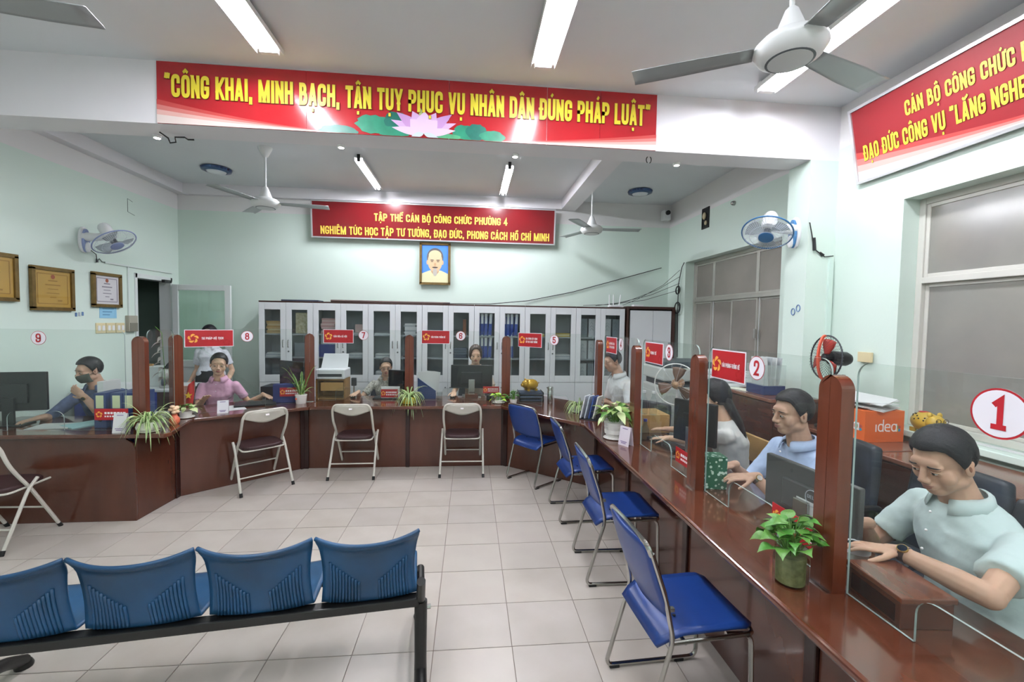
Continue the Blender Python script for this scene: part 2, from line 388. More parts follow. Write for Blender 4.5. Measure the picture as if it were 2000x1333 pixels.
struct('trim_1', MB().b2((XL, 3.57, 3.14), (XR, 3.83, ZC)), beam_m, 'wide white ceiling beam carrying the long red banner')
struct('trim_2', MB().b2((2.92, 3.57, 0), (XR, 3.83, 3.14)), paint, 'mint green column at the right end of the ceiling beam')
struct('trim_3', MB().b2((XL, 3.83, 3.46), (-4.1, YB, ZC)), beam_m, 'narrow white soffit along the top of the left wall')
struct('trim_4', MB().b2((1.39, 3.83, 3.45), (1.62, YB, ZC)).b2((-4.1, 6.72, 3.45), (1.39, YB, ZC)), beam_m, 'white soffit beams framing the rear ceiling bay')
base_m = mat('skirting', '#b9b3aa', .35)
# ---------------------------------------------------------------- windows
alu = mat('aluminium', '#b9b6ae', .38, metal=.55, noise=.1, nscale=6)
frost1 = mat('frosted_glass_brown', '#8f8880', .22, spec=.6, noise=.12, nscale=1.5, col2='#7c766f')
frost2 = mat('frosted_glass_grey', '#8f8c84', .16, spec=.6, noise=.1, nscale=1.2, col2='#7d7b78')
def window(name, label, w, xf, panes_low, panes_up, zmid, fm, tm):
    y0, y1, z0, z1 = w; t = .045
    e = thing(name, label, None); e['kind'] = 'structure'
    fr = MB(); fr.b2((xf, y0, z0), (xf+.07, y0+t, z1)).b2((xf, y1-t, z0), (xf+.07, y1, z1)).b2((xf, y0+t, z0), (xf+.07, y1-t, z0+t)).b2((xf, y0+t, z1-t), (xf+.07, y1-t, z1)).b2((xf-.004, y0+t, zmid-t/2), (xf+.066, y1-t, zmid+t/2))
    obj('window_frame', fr, fm, e, bevel=.004)
    for za, zb, ps, up in ((z0+t, zmid-t/2, panes_low, 0), (zmid+t/2, z1-t, panes_up, 1)):
        for i, (a, b) in enumerate(zip(ps, ps[1:])):
            dx = .0 if up or i % 2 else .022
            s = MB(); k = .026
            s.b2((xf+.012+dx, a, za), (xf+.034+dx, a+k, zb)).b2((xf+.012+dx, b-k, za), (xf+.034+dx, b, zb)).b2((xf+.012+dx, a+k, za), (xf+.034+dx, b-k, za+k)).b2((xf+.012+dx, a+k, zb-k), (xf+.034+dx, b-k, zb))
            so = obj('sash', s, fm, e, bevel=.003)
            obj('pane', MB().b2((xf+.02+dx, a+k, za+k), (xf+.026+dx, b-k, zb-k)), tm, so)
    return e
w1 = window('window_1', 'wide far window of frosted brown panes beside the brown wardrobe', WIN1, XR+.13, [4.275, 4.78, 5.3, 5.75, 6.195], [4.275, 4.8, 5.72, 6.195], 2.05, alu, frost1)
obj('latch', MB().b2((XR+.105, 4.76, 1.55), (XR+.145, 4.79, 1.66)), mat('latch_grey', '#c4c2bc', .3, metal=.7), w1, bevel=.004)
alu2 = mat('aluminium_white', '#c9c7bf', .4, spec=.4)
w2 = window('window_2', 'near window of frosted grey panes above the low side cabinet', WIN2, XR+.13, [.745, 1.5, 2.18, 2.925], [.745, 1.35, 2.1, 2.925], 2.05, alu2, frost2)
obj('pull_handle', MB().b2((XR+.11, 2.2, 1.5), (XR+.135, 2.215, 1.63)), alu2, w2, bevel=.004)
struct('trim_5', MB().b2((XR-.07, .68, .925), (XR+.13, 3.03, .97)), mat('sill_paint', '#dcebe3', .5), 'pale green window sill with the gold piggy bank on it', bevel=.006)
# ---------------------------------------------------------------- door
d1 = thing('door_1', 'white framed glazed door standing open against the back wall', None); d1['kind'] = 'structure'
dw = mat('door_white', '#d7dcda', .35, spec=.5)
obj('door_frame', MB().b2((XL-.14, 5.95, 0), (XL+.015, 5.99, 2.24)).b2((XL-.14, 6.6, 0), (XL+.015, 6.64, 2.24)).b2((XL-.14, 5.95, 2.18), (XL+.015, 6.64, 2.24)), dw, d1, bevel=.004)
lx0, lx1, ly = -4.18, -3.4, 6.58
lf = MB(); lf.b2((lx0, ly, .03), (lx0+.08, ly+.035, 2.15)).b2((lx1-.08, ly, .03), (lx1, ly+.035, 2.15)).b2((lx0+.08, ly, 2.07), (lx1-.08, ly+.035, 2.15)).b2((lx0+.08, ly, .03), (lx1-.08, ly+.035, .16)).b2((lx0+.08, ly, .98), (lx1-.08, ly+.035, 1.08)).b2((lx0+.08, ly+.008, .16), (lx1-.08, ly+.026, .98))
lfo = obj('door_leaf', lf, dw, d1, bevel=.004)
obj('pane', MB().b2((lx0+.08, ly+.014, 1.08), (lx1-.08, ly+.02, 2.07)), clear_glass('door_glass', '#f3faf6', .8), lfo)
obj('handle', MB().tube(fillet([(lx1-.04, ly-.0, 1.02), (lx1-.04, ly-.045, 1.02), (lx1-.04, ly-.045, 1.16), (lx1-.04, ly, 1.16)], .02), .008), mat('steel', '#b8b8b6', .25, metal=1), lfo)
obj('door_closer', MB().b2((XL+.015, 6.42, 2.16), (XL+.055, 6.56, 2.2)), mat('black_plastic', '#17181a', .4), d1)
# ---------------------------------------------------------------- lighting fixtures
tube_m = emitter('tube_glow', '#f4f6ff', TUBE_POWER)
tube_r = emitter('tube_glow_rear', '#f4f6ff', TUBE_POWER*3.4)
white_metal = mat('white_enamel', '#e6e6e4', .4)
black_plastic = MATS['black_plastic']; steel = MATS['steel']
def fluorescent(x, y, label, double=True, L=1.2, group=None):
    e = thing('fluorescent_light', label, 'light', (x, y, ZC), 0, group)
    obj('batten', MB().b2((-.03 if double else -.02, -L/2, -.035), (.03 if double else .02, L/2, 0)).b2((-.085 if double else -.045, -L/2, -.04), (.085 if double else .045, L/2, -.036)).b2((-.088 if double else -.048, -L/2, -.072), (-.085 if double else -.045, L/2, -.036)).b2((.085 if double else .045, -L/2, -.072), (.088 if double else .048, L/2, -.036)), white_metal, e, bevel=.003)  # wide reflector plate and side lips added to keep tube light off the ceiling
    for s in ((-1, 1) if double else (0,)):
        obj('tube', MB().cyl((s*.04, -L/2+.035, -.062), (s*.04, L/2-.035, -.062), .0135, n=10), tube_m if double else tube_r, e, smooth=40)
    for s in (-1, 1): obj('socket', MB().b2((-.06 if double else -.018, s*(L/2-.015)-.02, -.078), (.06 if double else .018, s*(L/2-.015)+.02, -.0)), white_metal if double else black_plastic, e, bevel=.004)
    return e
for x, y, l in ((-1.4, 2.66, 'twin tube ceiling light at left, in front of the red banner'), (.5, 2.6, 'twin tube ceiling light in front of the middle of the banner'), (2.28, 2.7, 'twin tube ceiling light behind the big ceiling fan at right'),
                (-1.4, .2, 'twin tube ceiling light over the left of the waiting area'), (.5, .2, 'twin tube ceiling light over the middle of the waiting area'), (2.28, .2, 'twin tube ceiling light over the right counter'),
                (-1.4, -2.1, 'twin tube ceiling light at the rear left of the hall'), (1.6, -2.1, 'twin tube ceiling light at the rear right of the hall')):
    fluorescent(x, y, l, group='twin tube lights of the front bay')
fluorescent(-1.3, 5.83, 'single tube ceiling light above window seven with black end caps', False, 1.15)
fluorescent(.45, 5.83, 'single tube ceiling light above window six with black end caps', False, 1.15)
glow = emitter('downlight_glow', '#fff4e6', 60)
for x, w in ((-2.5, 'near the left end of the beam beside a dangling wire'), (-1.08, 'under the beam below the green lotus leaves'), (.37, 'under the beam above the rear tube light'), (1.82, 'near the right end of the beam beside a wire ring')):
    e = thing('spot_light', 'small bright white spotlight '+w, 'spotlight', (x, 3.8, 3.14), 0, 'spotlights under the beam')
    obj('rim', MB().lathe([(.02, -.0), (.03, -.002), (.03, -.02), (.022, -.024), (.02, -.012)], n=16), white_metal, e, smooth=40)
    obj('bulb', MB().ell((0, 0, -.018), (.02, .02, .012)), glow, e, smooth=1)
chrome_blue_reflection = mat('chrome_blue_reflection', '#46587c', .15, metal=.9)  # chrome tinted navy: its dark blue reflections are put into the colour
dome_m = mat('dome_plastic', '#dfe3e6', .25)
for x, y, w in ((-3.25, 6.0, 'left'), (2.4, 6.12, 'right')):
    e = thing('ceiling_dome_light', 'round chrome-rimmed ceiling lamp, unlit, at the %s of the rear bay' % w, 'ceiling light', (x, y, ZC), 0, 'unlit dome lamps')
    obj('rim', MB().lathe([(.16, 0), (.175, -.012), (.165, -.035), (.12, -.05), (.115, -.04)], n=32), chrome_blue_reflection, e, smooth=40)
    obj('diffuser', MB().lathe([(.118, -.042), (.1, -.058), (.06, -.07), (.0, -.075)], n=32), dome_m, e, smooth=1)
# ---------------------------------------------------------------- ceiling fans
fan_white = mat('fan_white', '#dcdedd', .35); blade_m = mat('fan_blade_grey', '#a9acad', .38, metal=.35, noise=.06, nscale=3)
def ceiling_fan(x, y, zhub, R, ang, label):
    e = thing('ceiling_fan', label, 'fan', (x, y, ZC)); h = zhub-ZC
    obj('canopy', MB().lathe([(.075, 0), (.07, -.02), (.03, -.1), (.018, -.11)], n=24), fan_white, e, smooth=40)
    obj('down_rod', MB().cyl((0, 0, -.09), (0, 0, h+.15), .011), fan_white, e, smooth=40)
    obj('lower_canopy', MB().lathe([(.014, h+.19), (.028, h+.175), (.07, h+.065), (.08, h+.052)], n=24), fan_white, e, smooth=40)
    mo = obj('motor', MB().lathe([(.05, h+.062), (.12, h+.05), (.15, h+.02), (.152, h-.0), (.13, h-.035), (.1, h-.05), (.098, h-.046)], n=32), fan_white, e, smooth=40)
    obj('cap', MB().lathe([(.092, h-.048), (.09, h-.055), (.04, h-.06), (0, h-.061)], n=32), mat('fan_cap', '#cfd1d1', .4), mo, smooth=40)
    obj('cap_ring', MB().lathe([(.1, h-.046), (.101, h-.052), (.092, h-.053)], n=32), mat('fan_ring', '#5a5f63', .3), mo, smooth=40)
    for i, a in enumerate(ang):
        b = MB(); pts = []
        w0, w1 = .052, .07
        rows = []
        for t in range(9):
            r = .15+(R-.15)*t/8; w = w0+(w1-w0)*min(1, t/5)
            rows.append([Vector((r, -w, -.012-.004)), Vector((r, -w*.75, -.004)), Vector((r, 0, .0)), Vector((r, w*.75, .006)), Vector((r, w, .004))])
        b.grid(rows); Rm = Matrix.Rotation(a, 3, 'Z') @ Matrix.Rotation(radians(-10), 3, 'X')
        b.v = [tuple(Rm @ Vector(p)+Vector((0, 0, h+.012))) for p in b.v]
        obj('blade', b, blade_m, e, smooth=60, solid=.004)
    return e
ceiling_fan(1.45, 1.93, 2.97, .7, [radians(152), radians(20), radians(-90)], 'large three-bladed white ceiling fan at the upper right, nearest')
ceiling_fan(-2.28, 1.97, 2.95, .69, [radians(8), radians(128), radians(248)], 'three-bladed ceiling fan at the top left, only a blade tip showing')
ceiling_fan(-2.3, 5.2, 2.98, .66, [radians(10), radians(130), radians(250)], 'white ceiling fan hanging at the left of the rear bay')
ceiling_fan(1.63, 5.85, 2.96, .66, [radians(-5), radians(115), radians(235)], 'white ceiling fan hanging right of the rear banner')
# ================================================================ counters
wood = mat('lacquered_wood', '#542d20', .2, spec=.5, noise=.35, nscale=6, stretch=(1, 1, .25), coat=.35, col2='#4a261a')
wood_top = mat('lacquered_wood_top', '#5c3323', .13, spec=.55, noise=.3, nscale=4, stretch=(3, 1, 1), coat=.5, col2='#502a1c')
wood_dark = mat('dark_batten_wood', '#2c1310', .25, noise=.2, nscale=6, stretch=(1, 1, 8))
post_m = mat('post_wood', '#683523', .22, noise=.35, nscale=5, stretch=(2, 2, .4), coat=.4, col2='#56291b')
CT, TH = .735, .035
def poly_slab(poly, z0, z1):
    k = len(poly); return MB().add([(p[0], p[1], z0) for p in poly]+[(p[0], p[1], z1) for p in poly], [tuple(range(k-1, -1, -1)), tuple(range(k, 2*k))]+[(i, (i+1) % k, k+(i+1) % k, k+i) for i in range(k)])
def panel(parent, a, b, z0=.0, z1=CT-TH, th=.02, m=wood, name='front_panel', mi=None):
    a, b = Vector(a+(0,)), Vector(b+(0,)); d = b-a; n = Vector((-d.y, d.x, 0)).normalized()
    mb = MB().prism([(0, 0), (d.length, 0), (d.length, z1-z0), (0, z1-z0)], a+Vector((0, 0, z0)), d.normalized(), (0, 0, 1), n*th)
    return obj(name, mb, m, parent, bevel=.003)
def batten(parent, p, w=.045, d=.03, rz=0, m=wood_dark, z1=CT-TH):
    R = Matrix.Rotation(rz, 3, 'Z'); return obj('batten', MB().box((p[0], p[1], z1/2), (w, d, z1), R), m, parent, bevel=.004)
# left counter (window 9)
c9 = thing('counter_desk', 'left counter of dark red-brown wood under window nine', 'counter', (-3.6, 4.1, 0))
def rel(e, o): o.parent = e; o.location = (-e.location[0], -e.location[1], 0) if e.rotation_euler.z == 0 else o.location; return o
def desk(name, label, cat, poly, loc):
    e = thing(name, label, cat, loc); return e
def PO(e, o): o.location = (-e.location.x, -e.location.y, -e.location.z); return o
PO(c9, obj('worktop', poly_slab([(-4.2, 3.78), (-2.48, 3.78), (-2.47, 3.86), (-2.6, 4.36), (-2.95, 4.5), (-4.2, 4.5)], CT-TH, CT), wood_top, c9, bevel=.008, seg=3))
pn = [(0, 0), (1.49, 0), (1.49, .6), (1.47, .65), (1.42, .685), (1.42, CT-TH), (0, CT-TH)]
PO(c9, obj('front_panel', MB().prism([(p[0], p[1]) for p in pn], (-4.22, 3.83, 0), (1, 0, 0), (0, 0, 1), (0, .02, 0)), wood, c9, bevel=.003))
PO(c9, panel(c9, (-2.74, 3.84), (-2.72, 4.3), m=wood, name='side_panel'))
PO(c9, batten(c9, (-2.73, 4.3), .06, .06))
# angled left counter (window 8)
c8 = thing('counter_desk', 'angled counter of dark red-brown wood under window eight', 'counter', (-2.3, 4.9, 0))
PO(c8, obj('worktop', poly_slab([(-2.6, 4.36), (-1.74, 4.9), (-1.8, 5.55), (-2.2, 5.62), (-3.05, 4.9), (-2.95, 4.5)], CT-TH, CT), wood_top, c8, bevel=.008, seg=3))
PO(c8, panel(c8, (-2.71, 4.33), (-1.86, 5.08)))
PO(c8, batten(c8, (-1.86, 5.07), .07, .05, radians(40)))
# back counter (windows 7, 6)
c7 = thing('counter_desk', 'straight back counter of dark red-brown wood under windows six and seven', 'counter', (-.7, 5.3, 0))
PO(c7, obj('worktop', poly_slab([(-1.74, 4.9), (.37, 4.92), (.46, 5.62), (-1.84, 5.62), (-1.8, 5.55)], CT-TH, CT), wood_top, c7, bevel=.008, seg=3))
PO(c7, panel(c7, (-1.82, 5.08), (-.72, 5.075))); PO(c7, panel(c7, (-.68, 5.075), (.4, 5.07)))
for x in (-1.82, -.7, .4): PO(c7, batten(c7, (x, 5.065), .045, .03))
# angled right counter (window 5)
c5 = thing('counter_desk', 'angled counter of dark red-brown wood under window five', 'counter', (.9, 4.8, 0))
PO(c5, obj('worktop', poly_slab([(.37, 4.92), (1.06, 4.07), (1.72, 4.3), (1.72, 4.72), (.95, 5.62), (.46, 5.62)], CT-TH, CT), wood_top, c5, bevel=.008, seg=3))
PO(c5, panel(c5, (.43, 5.06), (1.31, 4.33))); PO(c5, batten(c5, (.43, 5.05), .06, .04, radians(-40)))
# right counter (windows 4-1)
c1 = thing('counter_desk', 'long right counter of dark red-brown wood under windows one to four', 'counter', (1.4, 2.4, 0))
PO(c1, obj('worktop', poly_slab([(1.085, .3), (1.74, .3), (1.74, 4.3), (1.06, 4.07), (1.085, 4.0)], CT-TH, CT), wood_top, c1, bevel=.012, seg=3))
for a, b in ((.3, 1.44), (1.5, 2.4), (2.46, 3.36), (3.42, 4.3)): PO(c1, panel(c1, (1.31, b), (1.31, a)))
for y in (1.47, 2.43, 3.39, 4.3): PO(c1, batten(c1, (1.3, y), .03, .055))
PO(c1, obj('end_panel', MB().b2((1.31, .3, 0), (1.7, .32, CT-TH)), wood, c1))
# ---------------------------------------------------------------- posts
post_poly = lambda w, h, r: [(-w/2, 0), (w/2, 0)]+[(w/2-r+r*cos(a), h-r+r*sin(a)) for a in [i*pi/16 for i in range(9)]]+[(-w/2+r+r*cos(a), h-r+r*sin(a)) for a in [pi/2+i*pi/16 for i in range(9)]]
def post(x, y, ang, label, w=.1, d=.052, h=1.525-CT):
    e = thing('divider_post', label, 'post', (x, y, CT), ang, 'wooden posts between the glass screens')
    for s in (-1, 1):
        q = [(p[0]*.5+s*w/4, p[1]) for p in post_poly(w, h, .045)]
        pts = post_poly(w, h, .055); half = [p for p in pts if p[0]*s >= 0]
        half = [(0, 0), (w/2, 0)]+[(w/2-.055+.055*cos(a), h-.055+.055*sin(a)) for a in [i*pi/16 for i in range(9)]]+[(0, h)]
        half = [(p[0]*s, p[1]) for p in half]
        if s < 0: half = half[::-1]
        obj('board', MB().prism(half, (s*.0008, 0, 0), (1, 0, 0), (0, 0, 1), (0, d, 0)), post_m, e, bevel=.004)
    obj('foot_bracket', MB().b2((-w/2+.01, -d/2-.012, 0), (w/2-.01, d/2+.012, .006)), steel, e)
    return e
POSTS = [(-2.8, 4.0, 0, 'post at the left counter corner, right of window nine'), (-2.8, 4.45, radians(70), 'post left of window eight, second from the left'), (-1.85, 5.25, radians(18), 'post between windows eight and seven'),
         (-.71, 5.25, 0, 'post between windows seven and six'), (.44, 5.25, 0, 'post between windows six and five'), (1.335, 4.4, pi/2, 'slim looking post left of window four'), (1.335, 3.38, pi/2, 'post between windows four and three'),
         (1.335, 2.42, pi/2, 'post between windows three and two'), (1.335, 1.46, pi/2, 'largest post, between windows two and one')]
for x, y, a, l in POSTS: post(x, y, a, 'round-topped dark wooden '+l)
# ---------------------------------------------------------------- glass screens with arched slot
acryl = clear_glass('acrylic_screen', '#f1f6f3', .8, .015, .025)
edge_m = mat('acrylic_edge', '#93a5a0', .12, spec=.7)
def screen(a, b, label, slot=None, z1=1.575, th=.008):
    a, b = Vector(a+(CT+.002,)), Vector(b+(CT+.002,)); d = b-a; L = d.length; ex = d.normalized(); n = Vector((ex.y, -ex.x, 0)); H = z1-CT; r = .05
    e = thing('glass_screen', label, 'glass screen', ((a.x+b.x)/2, (a.y+b.y)/2, CT), 0, 'clear screens on the counters')
    out = [(0, 0)]
    if slot:
        s0, s1, h, q = slot; out += [(s0, 0), (s0, h-q)]+[(s0+q-q*cos(t), h-q+q*sin(t)) for t in [i*pi/12 for i in range(7)]]+[(s1-q+q*sin(t), h-q+q*cos(t)) for t in [i*pi/12 for i in range(7)]]+[(s1, 0)]
    out += [(L, 0), (L, H-r)]+[(L-r+r*cos(t), H-r+r*sin(t)) for t in [i*pi/12 for i in range(7)]]+[(r-r*sin(t), H-r+r*cos(t)) for t in [i*pi/12 for i in range(7)]]
    bm = bmesh.new(); vs = [bm.verts.new(a+ex*p[0]+Vector((0, 0, p[1]))-n*th/2) for p in out]; f = bm.faces.new(vs)
    bmesh.ops.triangulate(bm, faces=[f]); me = bpy.data.meshes.new('pane'); bm.to_mesh(me); bm.free(); me.materials.append(acryl)
    mb = MB(); k = len(out)
    o = obj('pane', me, None, e); PO(e, o); o.location -= Vector((0, 0, 0))
    pts = [a+ex*p[0]+Vector((0, 0, p[1])) for p in out]
    ed = MB(); hw = n*th/2
    ed.add([p-hw for p in pts]+[p+hw for p in pts], [(i, (i+1) % k, k+(i+1) % k, k+i) for i in range(k)])
    PO(e, obj('polished_edge', ed, edge_m, e))
    return e, a, ex, n
GX = 1.37; GB = 5.29
SCR = {}
SCR[9] = screen((-4.2, 3.93), (-2.87, 3.93), 'clear screen of window nine', (.42, .85, .16, .06))
SCR[90] = screen((-2.78, 4.05), (-2.79, 4.4), 'narrow clear side screen between the two left posts')
SCR[8] = screen((-2.77, 4.5), (-1.9, 5.21), 'clear screen of window eight', (.36, .72, .15, .06))
SCR[7] = screen((-1.77, GB), (-.79, GB), 'clear screen of window seven', (.2, .6, .15, .06))
SCR[6] = screen((-.63, GB), (.36, GB), 'clear screen of window six', (.3, .65, .15, .06))
SCR[5] = screen((.5, 5.22), (1.3, 4.5), 'clear screen of window five', (.45, .8, .15, .06))
SCR[4] = screen((GX, 4.33), (GX, 3.42), 'clear screen of window four', (.25, .62, .15, .06))
SCR[3] = screen((GX, 3.33), (GX, 2.48), 'clear screen of window three', (.2, .53, .14, .06))
SCR[2] = screen((GX, 2.37), (GX, 1.52), 'clear screen of window two', (.23, .6, .15, .06))
SCR[1] = screen((GX, 1.41), (GX, .5), 'clear screen of window one', (.24, .72, .15, .06))
# ---------------------------------------------------------------- number discs, red signs, name plates on the screens
disc_w = mat('disc_white', '#eeeaf2', .35); red_p = mat('sign_red', '#b32028', .3, noise=.12, nscale=3); num_red = mat('number_red', '#b3202c', .35)
gold = mat('emblem_gold', '#f0b04a', .4); white_p = mat('print_white', '#f4eef0', .45); dark_red = mat('emblem_dark_red', '#a5161c', .4)
def disc(k, s, z, r=.057, big=False):
    e0, a, ex, n = SCR[k]; p = a+ex*s; p.z = z; M = frame(p+n*.006, ex, (0, 0, 1))
    if M.col[2].to_3d().dot(n) < 0: M = frame(p+n*.006, -ex, (0, 0, 1))
    w = ('one', 'two', 'three', 'four', 'five', 'six', 'seven', 'eight', 'nine')[k-1]
    t = thing('window_number', 'round white sticker with red number %s on the glass' % w, 'number sign', tuple(p), 0, 'round window numbers')
    c = [(r*cos(2*pi*i/40), r*sin(2*pi*i/40)) for i in range(40)]
    rim = MB(); rim.add(flat(c, M)+flat([(x*.0, y*.0) for x, y in c[:1]], M), [(i, (i+1) % 40, 40) for i in range(40)])
    q = r*(.92 if k == 1 else .945)
    wm = MB(); cc = [(q*cos(2*pi*i/40), q*sin(2*pi*i/40)) for i in range(40)]; wm.add(flat(cc, M, .0006)+flat([(0, 0)], M, .0006), [(i, (i+1) % 40, 40) for i in range(40)])
    back = MB().add(flat(c, M, -.001), [tuple(range(39, -1, -1))])
    PO2 = lambda o: (setattr(o, 'location', (-p.x, -p.y, -p.z)), o)[1]
    PO2(obj('red_rim', rim, num_red, t)); PO2(obj('white_face', wm._j(back), disc_w, t))
    tm, wd = text_mesh(str(k), .165, 0, wk=1.1); H = r*1.28; tm.v = [((x-wd/2)*H, (y-.5)*H, .0012+.00015*_) for x, y, _ in tm.v]; tm.xf(M)
    PO2(obj('numeral', tm, num_red, t))
    return t
def emblem(parent, M, cx, cy, R, m, PO2, z=.001):
    mb = MB()
    for i in range(5):
        a = pi/2+2*pi*i/5+.25; pts = []
        for t in range(9):
            u = t/8; rr = R*(.42+.58*u**.8); aa = a+.75*(1-u)*1.0-.55; pts.append((rr*cos(aa), rr*sin(aa)))
        inner = [(R*(.42+.5*(t/8))*cos(a-.02-.5*(t/8)-.15), R*(.42+.5*(t/8))*sin(a-.02-.5*(t/8)-.15)) for t in range(9)]
        c = Vector((R*.68*cos(a), R*.68*sin(a))); d = Vector((-sin(a+.45), cos(a+.45))); q = Vector((cos(a+.45), sin(a+.45)))
        blob = []
        for t in range(14):
            th = 2*pi*t/14; l, w = R*.44, R*.2*(1-.25*cos(th)); bend = .18*R*(cos(th)**2)
            v = c+d*(l*cos(th))+q*(w*sin(th)-bend); blob.append((cx+v.x, cy+v.y))
        mb.add(flat(blob, M, z), [tuple(range(14))])
    return PO2(obj('star_emblem', mb, m, parent))
def red_sign(k, s0, s1, z0, z1, lines, label):
    e0, a, ex, n = SCR[k]; w = s1-s0; h = z1-z0; p = a+ex*((s0+s1)/2); p.z = (z0+z1)/2; M = frame(p+n*.0065, ex, (0, 0, 1))
    t = thing('window_sign', label, 'sign', tuple(p), 0, 'red department signs'); PO2 = lambda o: (setattr(o, 'location', (-p.x, -p.y, -p.z)), o)[1]
    PO2(obj('pale_border', MB().box((0, 0, -.0012), (w+.012, h+.012, .002)).xf(M), disc_w, t)); PO2(obj('panel', MB().box((0, 0, 0), (w, h, .002)).xf(M), red_p, t))
    emblem(t, M, -w*.34, 0, h*.31, gold, PO2, .0018); emblem(t, M, w*.36, -h*.28, h*.24, dark_red, PO2, .0014)
    for i, (tx, tw) in enumerate(lines):
        hh = h*.15; yy = (0 if len(lines) == 1 else (.11-.24*i)*h)
        tm, wd = text_mesh(tx, .17); kx = tw*w/wd; tm.v = [(x*kx-w*.17, (y-.5)*hh+yy, .002+.0001*_) for x, y, _ in tm.v]; tm.xf(M); PO2(obj('lettering', tm, white_p, t))
    return t
red_sign(8, .02, .42, 1.405, 1.565, [('TƯ PHÁP-HỘ TỊCH', .46)], 'red sign lettered TƯ PHÁP-HỘ TỊCH in front of the standing woman')
red_sign(7, .07, .4, 1.42, 1.57, [('VĂN HÓA-XÃ HỘI', .46)], 'red sign lettered VĂN HÓA-XÃ HỘI beside number seven')
red_sign(6, .06, .385, 1.425, 1.575, [('VĂN PHÒNG-THỐNG KÊ', .52)], 'red sign lettered VĂN PHÒNG-THỐNG KÊ beside number six')
red_sign(5, .11, .43, 1.41, 1.565, [('ĐỊA CHÍNH-XÂY DỰNG', .5), ('ĐÔ THỊ VÀ MÔI TRƯỜNG', .5)], 'red two-line sign beside number five')
red_sign(4, .08, .38, 1.415, 1.56, [('ĐỊA CHÍNH-XÂY DỰNG', .5), ('ĐÔ THỊ VÀ MÔI TRƯỜNG', .5)], 'red two-line sign beside number four, seen at a slant')
red_sign(3, .06, .36, 1.41, 1.555, [('KINH TẾ', .34)], 'red sign with a short white word beside number three')
red_sign(2, .04, .33, 1.41, 1.56, [('VĂN PHÒNG-THỐNG KÊ', .54)], 'red sign lettered VĂN PHÒNG-THỐNG KÊ beside number two')
for k, s, z in ((9, .68, 1.505), (8, .55, 1.5), (7, .52, 1.512), (6, .52, 1.518), (5, .6, 1.5), (4, .5, 1.51), (3, .46, 1.505), (2, .42, 1.497), (1, .42, 1.482)): disc(k, s, z, .066 if k == 1 else .057)
def name_plate(p, n, w, h, label, rows=2, tilt=0):
    p = Vector(p); n = Vector(n).normalized(); up = Vector((0, 0, 1)); ex = up.cross(n); M = frame(p, ex, up)
    t = thing('name_plate', label, 'name plate', tuple(p), 0, 'red name plates on the counters'); PO2 = lambda o: (setattr(o, 'location', (-p.x, -p.y, -p.z)), o)[1]
    PO2(obj('panel', MB().box((0, 0, 0), (w, h, .003)).xf(M), red_p, t)); emblem(t, M, -w*.36, 0, h*.3, gold, PO2, .0025)
    r_ = random.Random(int(abs(p.x*1000))); mb = MB()
    for i in range(rows):
        x = -w*.2
        while x < w*.42:
            l = r_.uniform(.03, .06)*w*1.4; hh = h*(.19 if i == 0 else .14); y = h*(.12 if i == 0 else -.17)
            mb.add(flat([(x, y-hh/2), (x+l, y-hh/2), (x+l, y+hh/2), (x, y+hh/2)], M, .0022), [(0, 1, 2, 3)]); x += l+.006
    PO2(obj('small_print', mb, white_p, t)); return t
name_plate((-2.98, 3.921, .87), (0, -1, 0), .26, .095, 'red name plate on the glass in front of the blue box files')
name_plate((1.36, 2.6, .85), (-1, 0, 0), .24, .095, 'red name plate on the glass below number three')
